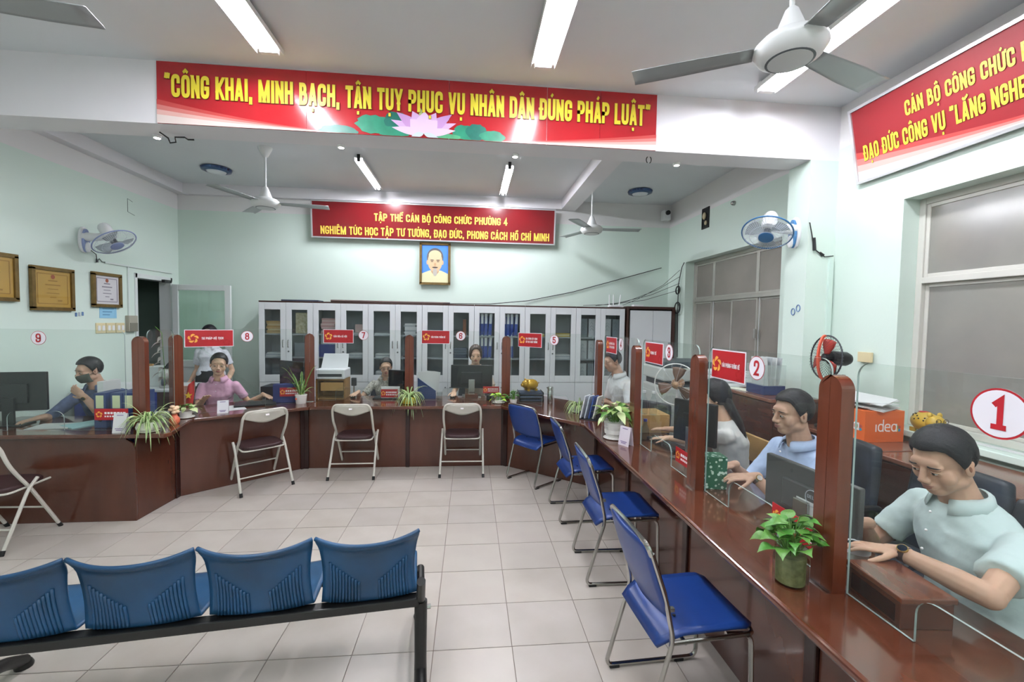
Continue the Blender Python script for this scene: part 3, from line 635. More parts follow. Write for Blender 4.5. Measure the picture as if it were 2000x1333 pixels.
# ================================================================ blue sled chairs
chrome = mat('chrome_tube', '#b9b8b4', .16, metal=1, noise=.1, nscale=20)
blue_p = mat('blue_pvc', '#18397c', .34, spec=.5, noise=.15, nscale=4, bump=.02, bscale=90)
rubber = mat('black_rubber', '#141414', .7)
def blue_chair(label, loc, rz):
    """faces local +x, width along y"""
    e = thing('visitor_chair', label, 'chair', loc, rz, 'blue sled chairs at the right counter'); w = .205
    for s in (-1, 1):
        y = s*w
        pts = [(.235, y*.96, .425), (.245, y, .012), (-.235, y, .012), (-.115, y, .43), (-.15, y, .6), (-.215, y*.97, .79)]
        p = fillet([(.12, y*.96, .432)]+pts, .045, 6)
        obj('side_frame', MB().tube(p, .0105, 8), chrome, e, smooth=40)
        for fx in (-.19, .15): obj('foot_pad', MB().b2((fx-.025, y-.013, 0), (fx+.025, y+.013, .014)), rubber, e, bevel=.003)
    top = fillet([(-.215, -w*.97, .78), (-.232, -w*.93, .825), (-.236, 0, .835), (-.232, w*.93, .825), (-.215, w*.97, .78)], .05, 6)
    obj('top_rail', MB().tube(top, .0105, 8), chrome, e, smooth=40)
    obj('seat_rail', MB().tube(fillet([(-.12, -w, .42), (.235, -w, .43), (.25, -w*.8, .428), (.25, w*.8, .428), (.235, w, .43), (-.12, w, .42)], .03), .009, 8).tube([(-.06, -w, .415), (-.06, w, .415)], .008), chrome, e, smooth=40)
    rows = []
    for i in range(13):
        t = i/12; x = -.17+.425*t; z = .445+.012*(1-cos(pi*t))*.3
        if t < .3: z += -.05*((.3-t)/.3)**2*1.4+.01*((.3-t)/.3); 
        if t > .85: z -= .012*((t-.85)/.15)**2
        hw = (w-.012)*(1 if t < .9 else 1-.12*((t-.9)/.1)**2)*(1 if t > .12 else .88+.12*t/.12)
        rows.append([Vector((x, hw*(j/6-1), z-.008*(1-abs(j/6-1)**2)*(1 if .1 < t < .95 else .3))) for j in range(13)])
    st = obj('seat', MB().grid(rows), blue_p, e, smooth=1, solid=.016)
    for q in ((-.05, .09), (-.05, -.09)): obj('rivet', MB().cyl((q[0], q[1], .452), (q[0], q[1], .4555), .007, n=10), black_plastic, st)
    rows = []
    for i in range(13):
        t = i/12; z = .50+.325*t; xx = -.125-.108*t**1.15-.012*sin(pi*t); hw = (w-.004)*(1 if t < .88 else 1-.14*((t-.88)/.12)**2)*(1 if t > .12 else .86+.14*(t/.12)**.6)
        rows.append([Vector((xx-.022*(1-(j/6-1)**2)+.004, hw*(j/6-1), z+(0 if t > .02 else .012*abs(j/6-1)))) for j in range(13)])
    bk = obj('backrest', MB().grid(rows), blue_p, e, smooth=1, solid=.016)
    for s in (-1, 1): obj('bracket', MB().b2((-.15, s*w-.008, .555), (-.118, s*w+.008, .57)), chrome, bk)
    return e
blue_chair('nearest blue vinyl chair with chrome sled frame, pulled to the right counter', (.93, 1.83, 0), radians(3))
blue_chair('blue vinyl chrome chair, second from the camera along the right counter', (1.0, 2.88, 0), radians(-1))
blue_chair('blue vinyl chrome chair, third from the camera, half behind its neighbour', (.99, 3.76, 0), radians(2))
blue_chair('farthest blue vinyl chrome chair, turned towards the angled corner counter', (.72, 4.6, 0), radians(38))
# ================================================================ folding chairs
cream = mat('cream_enamel', '#c9c5ba', .35, spec=.5, noise=.08, nscale=6); brown_vinyl = mat('brown_vinyl', '#3a2426', .4, bump=.05, bscale=70)
def folding_chair(label, loc, rz):
    """faces local +y"""
    e = thing('folding_chair', label, 'chair', loc, rz, 'cream folding chairs at the counters'); w = .205
    u = [(w*.98, .24, .015), (w*.98, .02, .40), (w*.96, -.05, .5), (w*1.0, -.13, .62), (w*.97, -.17, .745), (w*.82, -.185, .795), (-w*.82, -.185, .795), (-w*.97, -.17, .745), (-w*1.0, -.13, .62), (-w*.96, -.05, .5), (-w*.98, .02, .4), (-w*.98, .24, .015)]
    obj('back_frame', MB().tube(fillet(u, .06, 6), .0125, 8), cream, e, smooth=40)
    for s in (-1, 1):
        obj('rear_leg', MB().tube(fillet([(s*(w+.022), .05, .47), (s*(w+.022), -.02, .4), (s*(w+.03), -.215, .012)], .05), .0115, 8), cream, e, smooth=40)
        obj('foot_cap', MB().cyl((s*(w+.03), -.222, 0), (s*(w+.029), -.207, .035), .0145, n=10), rubber, e); obj('foot_cap', MB().cyl((s*w*.98, .247, 0), (s*w*.98, .228, .035), .0145, n=10), rubber, e)
    obj('front_rung', MB().tube([(-w*.98, .13, .205), (w*.98, .13, .205)], .007), cream, e, smooth=40); obj('rear_rung', MB().tube([(-w-.025, -.145, .155), (w+.025, -.145, .155)], .007), cream, e, smooth=40)
    obj('seat_frame', MB().tube(fillet([(-w*.9, .19, .415), (-w*.95, -.14, .405), (w*.95, -.14, .405), (w*.9, .19, .415)], .06), .008, 8, closed=False), cream, e, smooth=40)
    pad = [(w*.93*cos(a)*(abs(cos(a))**-.45 if abs(cos(a)) > .05 else 1), .02+.175*sin(a)*(abs(sin(a))**-.45 if abs(sin(a)) > .05 else 1)) for a in [2*pi*i/32 for i in range(32)]]
    obj('seat', MB().prism(pad, (0, 0, .428), (1, 0, 0), (0, 1, 0), (0, 0, .034)), brown_vinyl, e, bevel=.012, seg=3)
    P = []
    for i in range(7):
        row = []
        for j in range(17):
            s = j/8-1; zb = .672+.03*abs(s)**2+.0-.012*cos(pi*s*1.0)+.012; zt = .79-.02*abs(s)**6; z = zb+(zt-zb)*i/6
            row.append(Vector((s*w*.93, -.12-.5*(z-.62)*.72-.018*(1-s*s), z)))
        P.append(row)
    bp = obj('back_panel', MB().grid(P), cream, e, smooth=1, solid=.006)
    obj('maker_badge', MB().box((0, -.219, .757), (.032, .003, .016), Matrix.Rotation(radians(-20), 3, 'X')), white_p, bp)
    return e
folding_chair('cream folding chair with brown seat at window nine, cut by the left edge', (-3.47, 3.53, 0), radians(-90)+radians(90-2))
folding_chair('cream folding chair with brown seat at the angled counter, window eight', (-2.1, 4.58, 0), radians(42))
folding_chair('cream folding chair with brown seat at window seven', (-1.235, 4.88, 0), radians(0))
folding_chair('cream folding chair with brown seat at window six', (-.07, 4.9, 0), radians(-1))
# ================================================================ waiting bench
bench_blue = mat('bench_plastic', '#184a72', .38, spec=.5, noise=.35, nscale=3, col2='#113653', bump=.03, bscale=60)
bench_black = mat('bench_black', '#141414', .35, noise=.2, nscale=9)
be = thing('waiting_bench', 'four-seat blue plastic waiting bench on a black beam, seen from behind', 'bench', (-.22, 1.99, 0), math.atan2(.15, 1.28))
pitch = .437
def bench_seat(cx):
    s0 = MB(); w = .205
    def back(u, v):     # u -1..1 across, v 0..1 up ; viewer side is -y
        z = .462+.3*v; curl = .05*max(0, v-.82)/.18
        hw = w*(.985-.055*sin(pi*min(1, v*1.05))+.055*v**3); x = u*hw
        y = -.02-.07*v-curl*.6*(1 if v > .82 else 0)+.034*abs(u)**2.2*(.25+.75*v)-.012*(1-abs(u)**2)
        z += .016*abs(u)**2.5*v-.012*(1-u*u)*(v > .9)
        return Vector((cx+x, y, z))
    rows = [[back(j/10-1, i/14) for j in range(21)] for i in range(15)]
    # sweep on into the seat pan (towards +y)
    pan = []
    for i in range(10):
        t = i/9; row = []
        for j in range(21):
            u = j/10-1; y = .0+.40*t; z = .448-.018*sin(pi*t*.9)+.012*t+.014*abs(u)**3-(.03*(t-.85)/.15 if t > .85 else 0)
            row.append(Vector((cx+u*w*(1-.04*(t > .9)), y-.02+.02*abs(u)**2*(1-t), z)))
        pan.append(row)
    s0.grid(pan[::-1]+rows)
    so = obj('seat_shell', s0, bench_blue, be, smooth=1, solid=.012)
    rb = MB()
    for side in (-1, 1):
        for k in range(10):
            u = side*(.22+.066*k); top = .32+.034*k
            pts = [back(u, top*q/6)+Vector((0, -.007, 0)) for q in range(7)]
            rb.tube(pts, .0068, 6)
    obj('ribs', rb, bench_blue, so, smooth=1, kind='stuff')
    lip = MB().tube([back(j/12-1, 1.0) for j in range(25)], .009, 8); obj('rolled_rim', lip, bench_blue, so, smooth=1)
    return so
for k in range(4): bench_seat(-.215-pitch*k)
bl = pitch*4-.02
obj('support_beam', MB().b2((-bl-.15, -.05, .405), (.0, .005, .445)), bench_black, be, bevel=.006)
obj('front_beam', MB().b2((-bl-.15, .2, .395), (.0, .25, .43)), bench_black, be, bevel=.006)
for x in (.008, -bl-.13):
    lg = MB(); lg.tube(fillet([(x, -.11, .56), (x, -.04, .44), (x, 0, .41), (x, .26, .41)], .03), .02, 10)
    lg.tube([(x, -.01, .41), (x, -.03, .16), (x, -.06, .05)], [.03, .028, .03], 12)
    obj('leg', lg, bench_black, be, smooth=40)
    ft = MB().tube(fillet([(x, -.32, .02), (x, -.2, .085), (x, -.03, .1), (x, .2, .085), (x, .33, .02)], .1, 6), [.022]+[.026]*24+[.022], 12) if False else MB().tube(fillet([(x, -.28, .025), (x, -.17, .09), (x, -.03, .11), (x, .34, .11), (x, .47, .03)], .1, 6), .028, 12)
    obj('foot_arm', ft, bench_black, be, smooth=40)
    for y in (-.28, .47): obj('foot_cup', MB().lathe([(.034, 0), (.036, .012), (.028, .03), (.0, .034)], (x, y, 0), n=14), bench_black, be, smooth=40)
    obj('bolt', MB().cyl((x+.02, .0, .37), (x+.045, .0, .37), .011, n=8), steel, be)
# ================================================================ banners
banner_red = mat('banner_red', '#b0232a', .18, spec=.6, noise=.1, nscale=1.5, coat=.25); banner_red2 = mat('banner_dark_red', '#74141a', .2, spec=.5, coat=.25, noise=.1, nscale=2)
yel = mat('lettering_yellow', '#e6d03c', .4); yel2 = mat('lettering_gold', '#e8c64e', .4); outline_m = mat('lettering_edge', '#5a2a14', .5); alu_trim = mat('aluminium_trim', '#cfd0d2', .3, metal=.6)
waves = [mat('banner_wave_%d' % i, c, .25) for i, c in enumerate(('#bf4a48', '#cf7a74', '#dcaca4', '#e0cfc9'))]
leafs = [mat('lotus_leaf_%d' % i, c, .35, noise=.25, nscale=14) for i, c in enumerate(('#2c8a6c', '#1f6f60', '#57a77a'))]
petals = [mat('lotus_petal_%d' % i, c, .35) for i, c in enumerate(('#cfa9d4', '#dcc0de', '#c093c8', '#aebf80', '#c0cad6'))]
def sheet(pts, M, z): return MB().add(flat(pts, M, z), [tuple(range(len(pts)))])
def waves_on(e, M, w, h, sgn, z, k=1.0, x1=.38):
    for i, m in enumerate(waves):
        n = 24; L = w*x1*(1-.02*i); top = [(sgn*(-w/2+L*t/n), -h/2+(h*(.40-.085*i)*k)*(1-t/n)**1.7) for t in range(n+1)]
        pts = top+[(sgn*(-w/2), -h/2)]
        if sgn > 0: pts = pts[::-1]
        obj('printed_wave', sheet(pts, M, z+i*.0003), m, e)
def frame_bars(e, w, h, M, t, d, m, name='edge_trim'):
    mb = MB(); mb.box((0, h/2, 0), (w+t, t, d)).box((0, -h/2, 0), (w+t, t, d)).box((-w/2, 0, 0), (t, h, d)).box((w/2, 0, 0), (t, h, d)); return obj(name, mb.xf(M), m, e)
# long banner on the beam: five panels
bw, bh = 3.86, .46; M = frame((0, 0, 0), (1, 0, 0), (0, 0, 1))
b1 = thing('banner', 'long red banner on the ceiling beam with yellow slogan and pink lotus', 'banner', (-.41, 3.565, 3.37))
xs = [-bw/2, -bw/2+1.07, -bw/2+2.155, -bw/2+2.94, -bw/2+3.38, bw/2]
for a, b in zip(xs, xs[1:]): obj('banner_panel', MB().b2((a+.0015, -.006, -bh/2), (b-.0015, .004, bh/2)), banner_red, b1)
MZ = frame((0, -.0065, 0), (1, 0, 0), (0, 0, 1))
waves_on(b1, MZ, bw, bh, 1, .0005, .95); waves_on(b1, MZ, bw, bh, -1, .0005, .7, .42)
def blob(cx, cy, rx, ry, n=22, j=.12, seed=0):
    r_ = random.Random(seed); return [(cx+rx*cos(2*pi*i/n)*(1+r_.uniform(-j, j)), max(-bh/2+.002, cy+ry*sin(2*pi*i/n)*(1+r_.uniform(-j, j)))) for i in range(n)]
for i, (cx, cy, rx, ry, m) in enumerate(((-.62, -.215, .14, .045, 1), (-.36, -.15, .13, .075, 0), (-.18, -.115, .1, .07, 1), (-.2, -.2, .12, .045, 0), (.36, -.175, .1, .06, 0), (.44, -.165, .08, .065, 1), (.57, -.195, .1, .045, 0), (.2, -.215, .12, .025, 2))):
    obj('lotus_leaf', sheet(blob(cx, cy, rx, ry, seed=i), MZ, .0022+i*.0002), leafs[m], b1)
def petal(cx, cy, ang, L, w): return [(cx+cos(ang)*L*t-sin(ang)*w*s*sin(pi*t**.8), cy+sin(ang)*L*t+cos(ang)*w*s*sin(pi*t**.8)) for s, ts in ((-1, range(0, 11)), (1, range(9, 0, -1))) for t in [q/10 for q in ts]]
pc = (.03, -.2)
for i, (a, L, w, m) in enumerate(((98, .2, .03, 3), (20, .27, .035, 0), (160, .27, .035, 0), (36, .27, .045, 2), (144, .26, .045, 2), (8, .25, .03, 1), (172, .25, .03, 1), (60, .19, .055, 0), (118, .19, .055, 0), (88, .17, .07, 1), (45, .15, .06, 1), (135, .15, .06, 1), (-15, .12, .02, 4), (195, .1, .02, 4))):
    obj('lotus_petal', sheet([(x, max(-bh/2+.002, y)) for x, y in petal(pc[0], pc[1], radians(a), L, w)], MZ, .004+i*.0002), petals[m], b1)
put_text('lettering', '“CÔNG KHAI, MINH BẠCH, TẬN TỤY PHỤC VỤ NHÂN DÂN ĐÚNG PHÁP LUẬT”', b1, frame((-.0, -.0065, .045), (1, 0, 0), (0, 0, 1)), 3.74, .168, yel, .185, .016, outline_m, .0075, gap=.06)
obj('top_trim', MB().b2((-bw/2, -.008, bh/2-.008), (bw/2, .0, bh/2)), alu_trim, b1)
# rear banner
w2_, h2_ = 3.6, .52
b2_ = thing('banner', 'dark red banner with two gold lines above the portrait on the back wall', 'banner', (-.52, 6.7, 3.16), radians(0)); b2_.rotation_euler = (radians(5), 0, 0)
obj('banner_panel', MB().b2((-w2_/2, -.01, -h2_/2), (w2_/2, .01, h2_/2)), banner_red2, b2_); M2 = frame((0, -.011, 0), (1, 0, 0), (0, 0, 1)); frame_bars(b2_, w2_, h2_, M2, .018, .02, alu_trim)
put_text('lettering', 'TẬP THỂ CÁN BỘ CÔNG CHỨC PHƯỜNG 4', b2_, frame((-.3+.38, -.0112, .055), (1, 0, 0), (0, 0, 1)), 1.98, .108, yel2, .165, gap=.07)
put_text('lettering', 'NGHIÊM TÚC HỌC TẬP TƯ TƯỞNG, ĐẠO ĐỨC, PHONG CÁCH HỒ CHÍ MINH', b2_, frame((.02, -.0112, -.155), (1, 0, 0), (0, 0, 1)), 3.4, .118, yel2, .165, gap=.07)
# right wall banner, leaning out at the top
w3_, h3_ = 3.4, .57; y_l = 3.33
tilt = math.atan2(.11, .57)
up = Vector((-sin(tilt), 0, cos(tilt))); ex = Vector((0, -1, 0)); cen = Vector((3.095, y_l-w3_/2, 3.155))
b3_ = thing('banner', 'red banner leaning from the right wall with two yellow lines', 'banner', tuple(cen)); M3 = frame((0, 0, 0), ex, up)
obj('banner_panel', MB().box((0, 0, -.008), (w3_, h3_, .016)).xf(M3), mat('banner_red_matte', '#93242a', .45, spec=.3, noise=.1, nscale=1.5), b3_); waves_on(b3_, M3, w3_, h3_, 1, .0008, 1.05, .55); frame_bars(b3_, w3_, h3_, M3, .022, .024, alu_trim)
put_text('lettering', 'CÁN BỘ CÔNG CHỨC P', b3_, frame(ex*(-w3_/2+.78)+up*.11+M3.col[2].to_3d()*.001, ex, up), .7, .105, yel, .175, .018, outline_m, .003, gap=.07)
put_text('lettering', 'ĐẠO ĐỨC CÔNG VỤ “LẮNG NGHE', b3_, frame(ex*(-w3_/2+.59)+up*-.075+M3.col[2].to_3d()*.001, ex, up), 1.02, .12, yel, .175, .018, outline_m, .003, gap=.07)
obj('wall_bracket', MB().b2((.0, -1.2, .2), (.075, -1.17, .23)).b2((.0, 1.2, .2), (.075, 1.23, .23)), steel, b3_)
# ================================================================ portrait
fr_gold = mat('frame_gold', '#7d6436', .35, metal=.4, noise=.3, nscale=20)
pt_ = thing('framed_portrait', 'framed portrait print of a bearded elderly man on blue below the rear banner', 'picture', (-.54, 6.77, 2.56))
pw, ph = .43, .6; MP = frame((0, -.012, 0), (1, 0, 0), (0, 0, 1))
frame_bars(pt_, pw, ph, MP, .035, .03, fr_gold, 'frame')
FP = lambda n, pts, c, z: obj(n, sheet(pts, MP, z), mat('portrait_'+n, c, .4), pt_)
el = lambda cx, cy, rx, ry, n=24: [(cx+rx*cos(2*pi*i/n), cy+ry*sin(2*pi*i/n)) for i in range(n)]
FP('backdrop', [(-.2, -.285), (.2, -.285), (.2, .285), (-.2, .285)], '#4d86dc', .001)
FP('jacket', [(-.2, -.285), (.2, -.285), (.2, -.15), (.09, -.1), (-.08, -.1), (-.2, -.15)], '#dcd9b0', .002)
FP('hair', el(0, .1, .125, .14), '#5c5a5c', .0025); FP('neck', el(0, -.1, .06, .06), '#c9a07a', .003)
FP('face', el(0, .035, .11, .16), '#d8b892', .0035); FP('forehead', el(0, .13, .095, .075), '#dcc09a', .004)
for s in (-1, 1): FP('eyebrow', el(s*.045, .055, .03, .007, 10), '#3a3330', .0045); FP('eye', el(s*.045, .034, .022, .006, 10), '#2e2622', .0045); FP('ear', el(s*.115, .02, .014, .035, 12), '#cfa884', .003)
FP('nose', el(.0, -.01, .018, .028, 12), '#c79f7a', .0045); FP('moustache', el(0, -.055, .045, .011, 14), '#4c423e', .005); FP('beard', el(0, -.125, .032, .06, 14), '#b9b3aa', .0052)
clear_glass('picture_glass', '#fbfbfb', .5)
# ================================================================ certificates on the left wall
def certificate(y, z, w, h, paper, line, label, fw=.035):
    e = thing('framed_certificate', label, 'picture', (XL+.02, y, z)); Mx = frame((.005, 0, 0), (0, 1, 0), (0, 0, 1))
    frame_bars(e, w, h, Mx, fw, .03, fr_gold, 'frame'); obj('paper', MB().box((0, 0, -.004), (w-fw*.8, h-fw*.8, .004)).xf(Mx), paper, e)
    bd = MB(); a, b = w*.38, h*.37
    for q in ((0, b, a*2, .008), (0, -b, a*2, .008), (-a, 0, .008, b*2), (a, 0, .008, b*2)): bd.box((q[0], q[1], -.001), (q[2], q[3], .001))
    obj('printed_border', bd.xf(Mx), line, e)
    tx = MB()
    for i, (ww, hh) in enumerate(((.3, .012), (.5, .012), (.34, .008), (.42, .008), (.2, .008))): tx.box((0, b*(.55-.28*i), -.001), (a*2*ww, hh, .001))
    tx.box((a*.45, -b*.78, -.001), (a*.3, .015, .001)); obj('printed_lines', tx.xf(Mx), line, e); obj('seal', sheet(el(0, b*.82, .022, .022), Mx, .0), mat('seal_red', '#a8563a', .5), e)
    obj('glass', MB().box((0, 0, .004), (w-fw, h-fw, .002)).xf(Mx), MATS['picture_glass'], e)
certificate(4.845, 1.955, .42, .40, mat('paper_gold', '#c9a24c', .5, noise=.1, nscale=5), mat('print_brown', '#a37c34', .6), 'gold certificate in a wide brown frame on the left wall')
certificate(5.505, 1.99, .37, .36, mat('paper_white', '#e6e3e6', .5), mat('print_grey', '#8d8794', .6), 'white certificate in a narrow gilt frame near the doorway')
certificate(4.27, 2.03, .42, .40, MATS['paper_gold'], MATS['print_brown'], 'framed certificate cut off by the left edge of the photo')
nb = obj('wall_notice', MB().b2((XL, 5.42, 1.665), (XL+.004, 5.66, 1.82)), mat('paper_blue', '#8fc2de', .6), None, 'pale blue paper notice pinned under the white certificate', 'notice')
pl = MB()
for i in range(3): pl.b2((XL+.004, 5.46, 1.77-.035*i), (XL+.005, 5.62-.03*i, 1.778-.035*i))
obj('printed_lines', pl, mat('print_blue', '#4f7fa8', .6), nb)
sw_m = mat('switch_cream', '#d9cba2', .4); sw2 = mat('switch_grey', '#a8a496', .4)
sp = thing('switch_panel', 'row of cream light switches on the left wall beside the doorway', 'switch', (XL, 5.56, 1.55))
for i in range(3):
    g = obj('switch_plate', MB().b2((0, -.2+.14*i, -.06), (.012, -.07+.14*i, .06)), sw_m, sp, bevel=.004)
    for k in (-1, 1): obj('rocker', MB().b2((.012, -.135+.14*i+k*.03-.018, -.03), (.018, -.135+.14*i+k*.03+.018, .03)), white_metal, g, bevel=.003)
bxp = obj('breaker_box', MB().b2((XL, 5.79, 1.5), (XL+.05, 5.93, 1.7)), sw2, None, 'small grey breaker box beside the doorway', 'switch box', bevel=.006)
obj('cover', MB().b2((XL+.05, 5.8, 1.505), (XL+.056, 5.92, 1.61)), mat('breaker_cover', '#7f7c70', .3), bxp)
obj('cable_duct', MB().b2((XL, 5.83, 1.7), (XL+.018, 5.85, 2.3)).b2((XL, 5.5, 2.3), (XL+.018, 6.64, 2.32)), mat('duct_white', '#d5ded9', .5), None, 'thin white cable duct above the doorway', 'cable duct')
obj('wall_patch', MB().tube([(XL+.003, 5.95, 3.12), (XL+.003, 5.87, 3.14), (XL+.003, 5.87, 2.98), (XL+.003, 5.98, 2.96)], .003, 5), mat('grey_line', '#7c8c86', .8), None, 'thin dark bracket mark high on the left wall', 'wall mark')
hk = mat('hook_blue', '#5c7ba8', .4)
for i, (y, z) in enumerate(((5.12, 1.71), (5.16, 1.715), (5.2, 1.72))): obj('key_tag', MB().b2((XL, y-.012, z-.03), (XL+.006, y+.012, z+.012)), (hk, mat('tag_grey', '#a9b0ba', .5), hk)[i], None, ('blue', 'grey', 'darker blue')[i]+' key tag hanging between the two framed certificates', 'key tag', 'key tags on the left wall', bevel=.003)
# ================================================================ wall fans
fan_blue = mat('fan_blue', '#3b6f9f', .35); fan_lav = mat('fan_lavender', '#8f9cc4', .35); wfan_w = mat('wall_fan_white', '#e4e5e6', .3); fblade = clear_glass('fan_blade_clear', '#d5dae4', .6, .1, .35)
wire_m = mat('guard_wire', '#c9ced6', .3, metal=.3); dark_grey = mat('dark_grey', '#2f3338', .4)
def wall_fan(label, base, out, face, R, col, rear=1):
    """base point on wall, out: wall normal, face: blade axis direction"""
    e = thing('wall_fan', label, 'fan', tuple(base)); out = Vector(out).normalized(); face = Vector(face).normalized(); side = Vector((0, 0, 1)).cross(out)
    pl = [(.06*cos(a), .02+.14*sin(a)) for a in [2*pi*i/28 for i in range(28)]]
    obj('wall_plate', MB().prism(pl, out*.015, side, (0, 0, 1), out*.03), wfan_w, e, bevel=.008); obj('control_panel', MB().prism([(x*.72, y*.9-.01) for x, y in pl], out*.04, side, (0, 0, 1), out*.03), col, e, bevel=.008)
    obj('control_cover', MB().prism([(x*.5, y*.4-.07) for x, y in pl], out*.06, side, (0, 0, 1), out*.02), wfan_w, e, bevel=.006)
    hub = out*.27+Vector((0, 0, .06)); obj('neck', MB().tube([out*.03+Vector((0, 0, .05)), out*.15+Vector((0, 0, .05)), hub], [.05, .042, .036], 14), wfan_w, e, smooth=40)
    mc = hub+Vector((0, 0, .03)); Rq = face.to_track_quat('Z', 'Y').to_matrix()
    obj('motor', MB().lathe([(.0, -.12), (.045, -.115), (.058, -.09), (.06, -.0), (.055, .05), (.03, .06)], mc, 20, R=Rq), wfan_w, e, smooth=40)
    c = mc+face*.11
    g = MB(); u, v = Rq @ Vector((1, 0, 0)), Rq @ Vector((0, 1, 0))
    def ring(r, d, t, mi=0): g.tube([c+face*d+(u*cos(a)+v*sin(a))*r for a in [2*pi*i/36 for i in range(36)]], t, 5, mi, closed=True)
    for k in range(60):
        a = 2*pi*k/60; d = u*cos(a)+v*sin(a)
        g.tube([c+face*.055+d*.06, c+face*.05+d*R*.6, c+face*.02+d*R*.93, c+d*R], .0012, 4, caps=False)
        if k % 2: g.tube([c-face*.05+d*.05, c-face*.045+d*R*.6, c-face*.02+d*R*.93, c+d*R], .0012, 4, caps=False)
    for r, d in ((R*.33, .054), (R*.66, .046), (R*.66, -.043), (R*.93, .02)): ring(r, d, .0016)
    obj('guard', g, wire_m, e)
    g = MB(); ring(R, 0, .007); obj('guard_rim', g, col, e, smooth=1)
    hb = obj('hub_cap', MB().lathe([(.062, .048), (.06, .06), (.03, .064), (0, .065)], c, 20, R=Rq), col, e, smooth=40)
    for k in range(3):
        a0 = 2*pi*k/3+.4; rows = []
        for i in range(7):
            r = .03+(R*.86-.03)*i/6; rows.append([c+(u*cos(a0+b)+v*sin(a0+b))*r+face*(.018*(q-2)/2) for q, b in enumerate([(-.42+.21*q)*(.55+.75*sin(pi*min(1, i/5)*.7)) for q in range(5)])])
        obj('blade', MB().grid(rows), fblade, e, smooth=1, solid=.002)
    obj('blade_hub', MB().lathe([(.03, -.03), (.032, .02), (.0, .035)], c, 14, R=Rq), dark_grey, e, smooth=40)
    return e, c
wall_fan('lavender and white wall fan tilted downwards on the left wall', (XL, 5.22, 2.5), (1, 0, 0), (.62, -.1, -.85), .2, fan_lav)
wall_fan('blue-rimmed white wall fan tilted downwards on the right column', (2.92, 3.7, 2.52), (-1, 0, 0), (-.42, -.38, -.82), .2, fan_blue)
blk = mat('black_cable', '#101114', .5)
obj('fan_cord', MB().tube([(XL+.02, 5.3, 2.42), (XL+.03, 5.36, 2.38), (XL+.02, 5.38, 2.3), (XL+.015, 5.42, 2.34), (XL+.012, 5.46, 2.31), (XL+.01, 5.52, 2.31)], .004, 6).tube([(XL+.02, 5.375, 2.335), (XL+.02, 5.385, 2.295)], [.006, .013], 8), blk, None, 'black power cord hanging below the left wall fan', 'cord')
obj('fan_cord', MB().tube([(2.925, 3.63, 2.62), (2.93, 3.565, 2.6), (2.95, 3.56, 2.5), (2.97, 3.558, 2.4), (3.0, 3.56, 2.36), (3.08, 3.56, 2.31), (3.16, 3.56, 2.32)], .0045, 6).tube([(2.965, 3.552, 2.47), (2.975, 3.552, 2.36)], [.012, .014], 8).tube([(3.03, 3.556, 2.345), (3.06, 3.556, 2.32)], [.009, .015], 8), blk, None, 'black power cord looping from the fan on the column', 'cord')
obj('cable_duct', MB().b2((3.12, 3.55, .9), (3.16, 3.57, 2.3)), mat('duct_green', '#cfe2d8', .5), None, 'pale vertical cable duct beside the column', 'cable duct')
for i, (y, z) in enumerate(((3.7, 1.83), (3.64, 1.86))): obj('wall_hook', MB().tube([Vector((2.916, y, z))+Vector((0, .022*cos(a), .03*sin(a))) for a in [2*pi*k/14 for k in range(14)]], .004, 5, closed=True), hk, None, ('larger', 'smaller')[i]+' blue ring hook on the column below the wall fan', 'hook', 'ring hooks on the column')
# cctv, wall box, sensor, spot wire
cc = thing('security_camera', 'small white security camera in the rear right corner', 'camera', (3.06, 6.7, 3.42)); obj('body', MB().b2((-.06, -.06, -.09), (.06, .06, .07)), wfan_w, cc, bevel=.015); obj('lens', MB().cyl((0, -.06, .02), (0, -.09, .02), .035, n=16), black_plastic, cc, smooth=40); obj('bracket', MB().b2((-.03, .03, .0), (.03, .1, .06)), wfan_w, cc)
bx = thing('wall_niche', 'small dark open wall box high on the right wall with junk inside', 'wall box', (XR, 5.72, 3.15)); obj('frame', MB().b2((-.012, -.09, -.14), (-.0, .09, -.12)).b2((-.012, -.09, .12), (0, .09, .14)).b2((-.012, -.09, -.12), (0, -.075, .12)).b2((-.012, .075, -.12), (0, .09, .12)), black_plastic, bx); obj('backing', MB().b2((-.006, -.075, -.12), (-.002, .075, .12)), blk, bx)
obj('contents', MB().ell((-.02, .01, .03), (.02, .04, .05)).ell((-.02, -.03, -.07), (.015, .03, .03)), mat('junk_tan', '#b9ac8e', .7), bx, smooth=1)
obj('motion_sensor', MB().lathe([(.03, 0), (.03, .02), (.018, .04), (0, .045)], (0, 0, 0), 14), steel, None, 'small round metal sensor on the right wall near the ceiling', 'sensor', loc=(XR, 5.08, 3.18), rot=(0, -pi/2, 0), smooth=40)
obj('beam_wire', MB().tube([(-2.43, 3.72, 3.135), (-2.38, 3.74, 3.1), (-2.36, 3.73, 3.06), (-2.33, 3.75, 3.075), (-2.33, 3.74, 3.11), (-2.27, 3.76, 3.12), (-2.24, 3.75, 3.1), (-2.2, 3.76, 3.105)], .006, 6), blk, None, 'dark tangled wire hook under the left of the beam', 'wire')
obj('beam_wire', MB().tube([Vector((1.52, 3.7, 3.115))+Vector((.022*cos(a), 0, .03*sin(a))) for a in [2*pi*k/14-1.2 for k in range(13)]], .004, 6), blk, None, 'small dark wire ring under the right of the beam', 'wire')
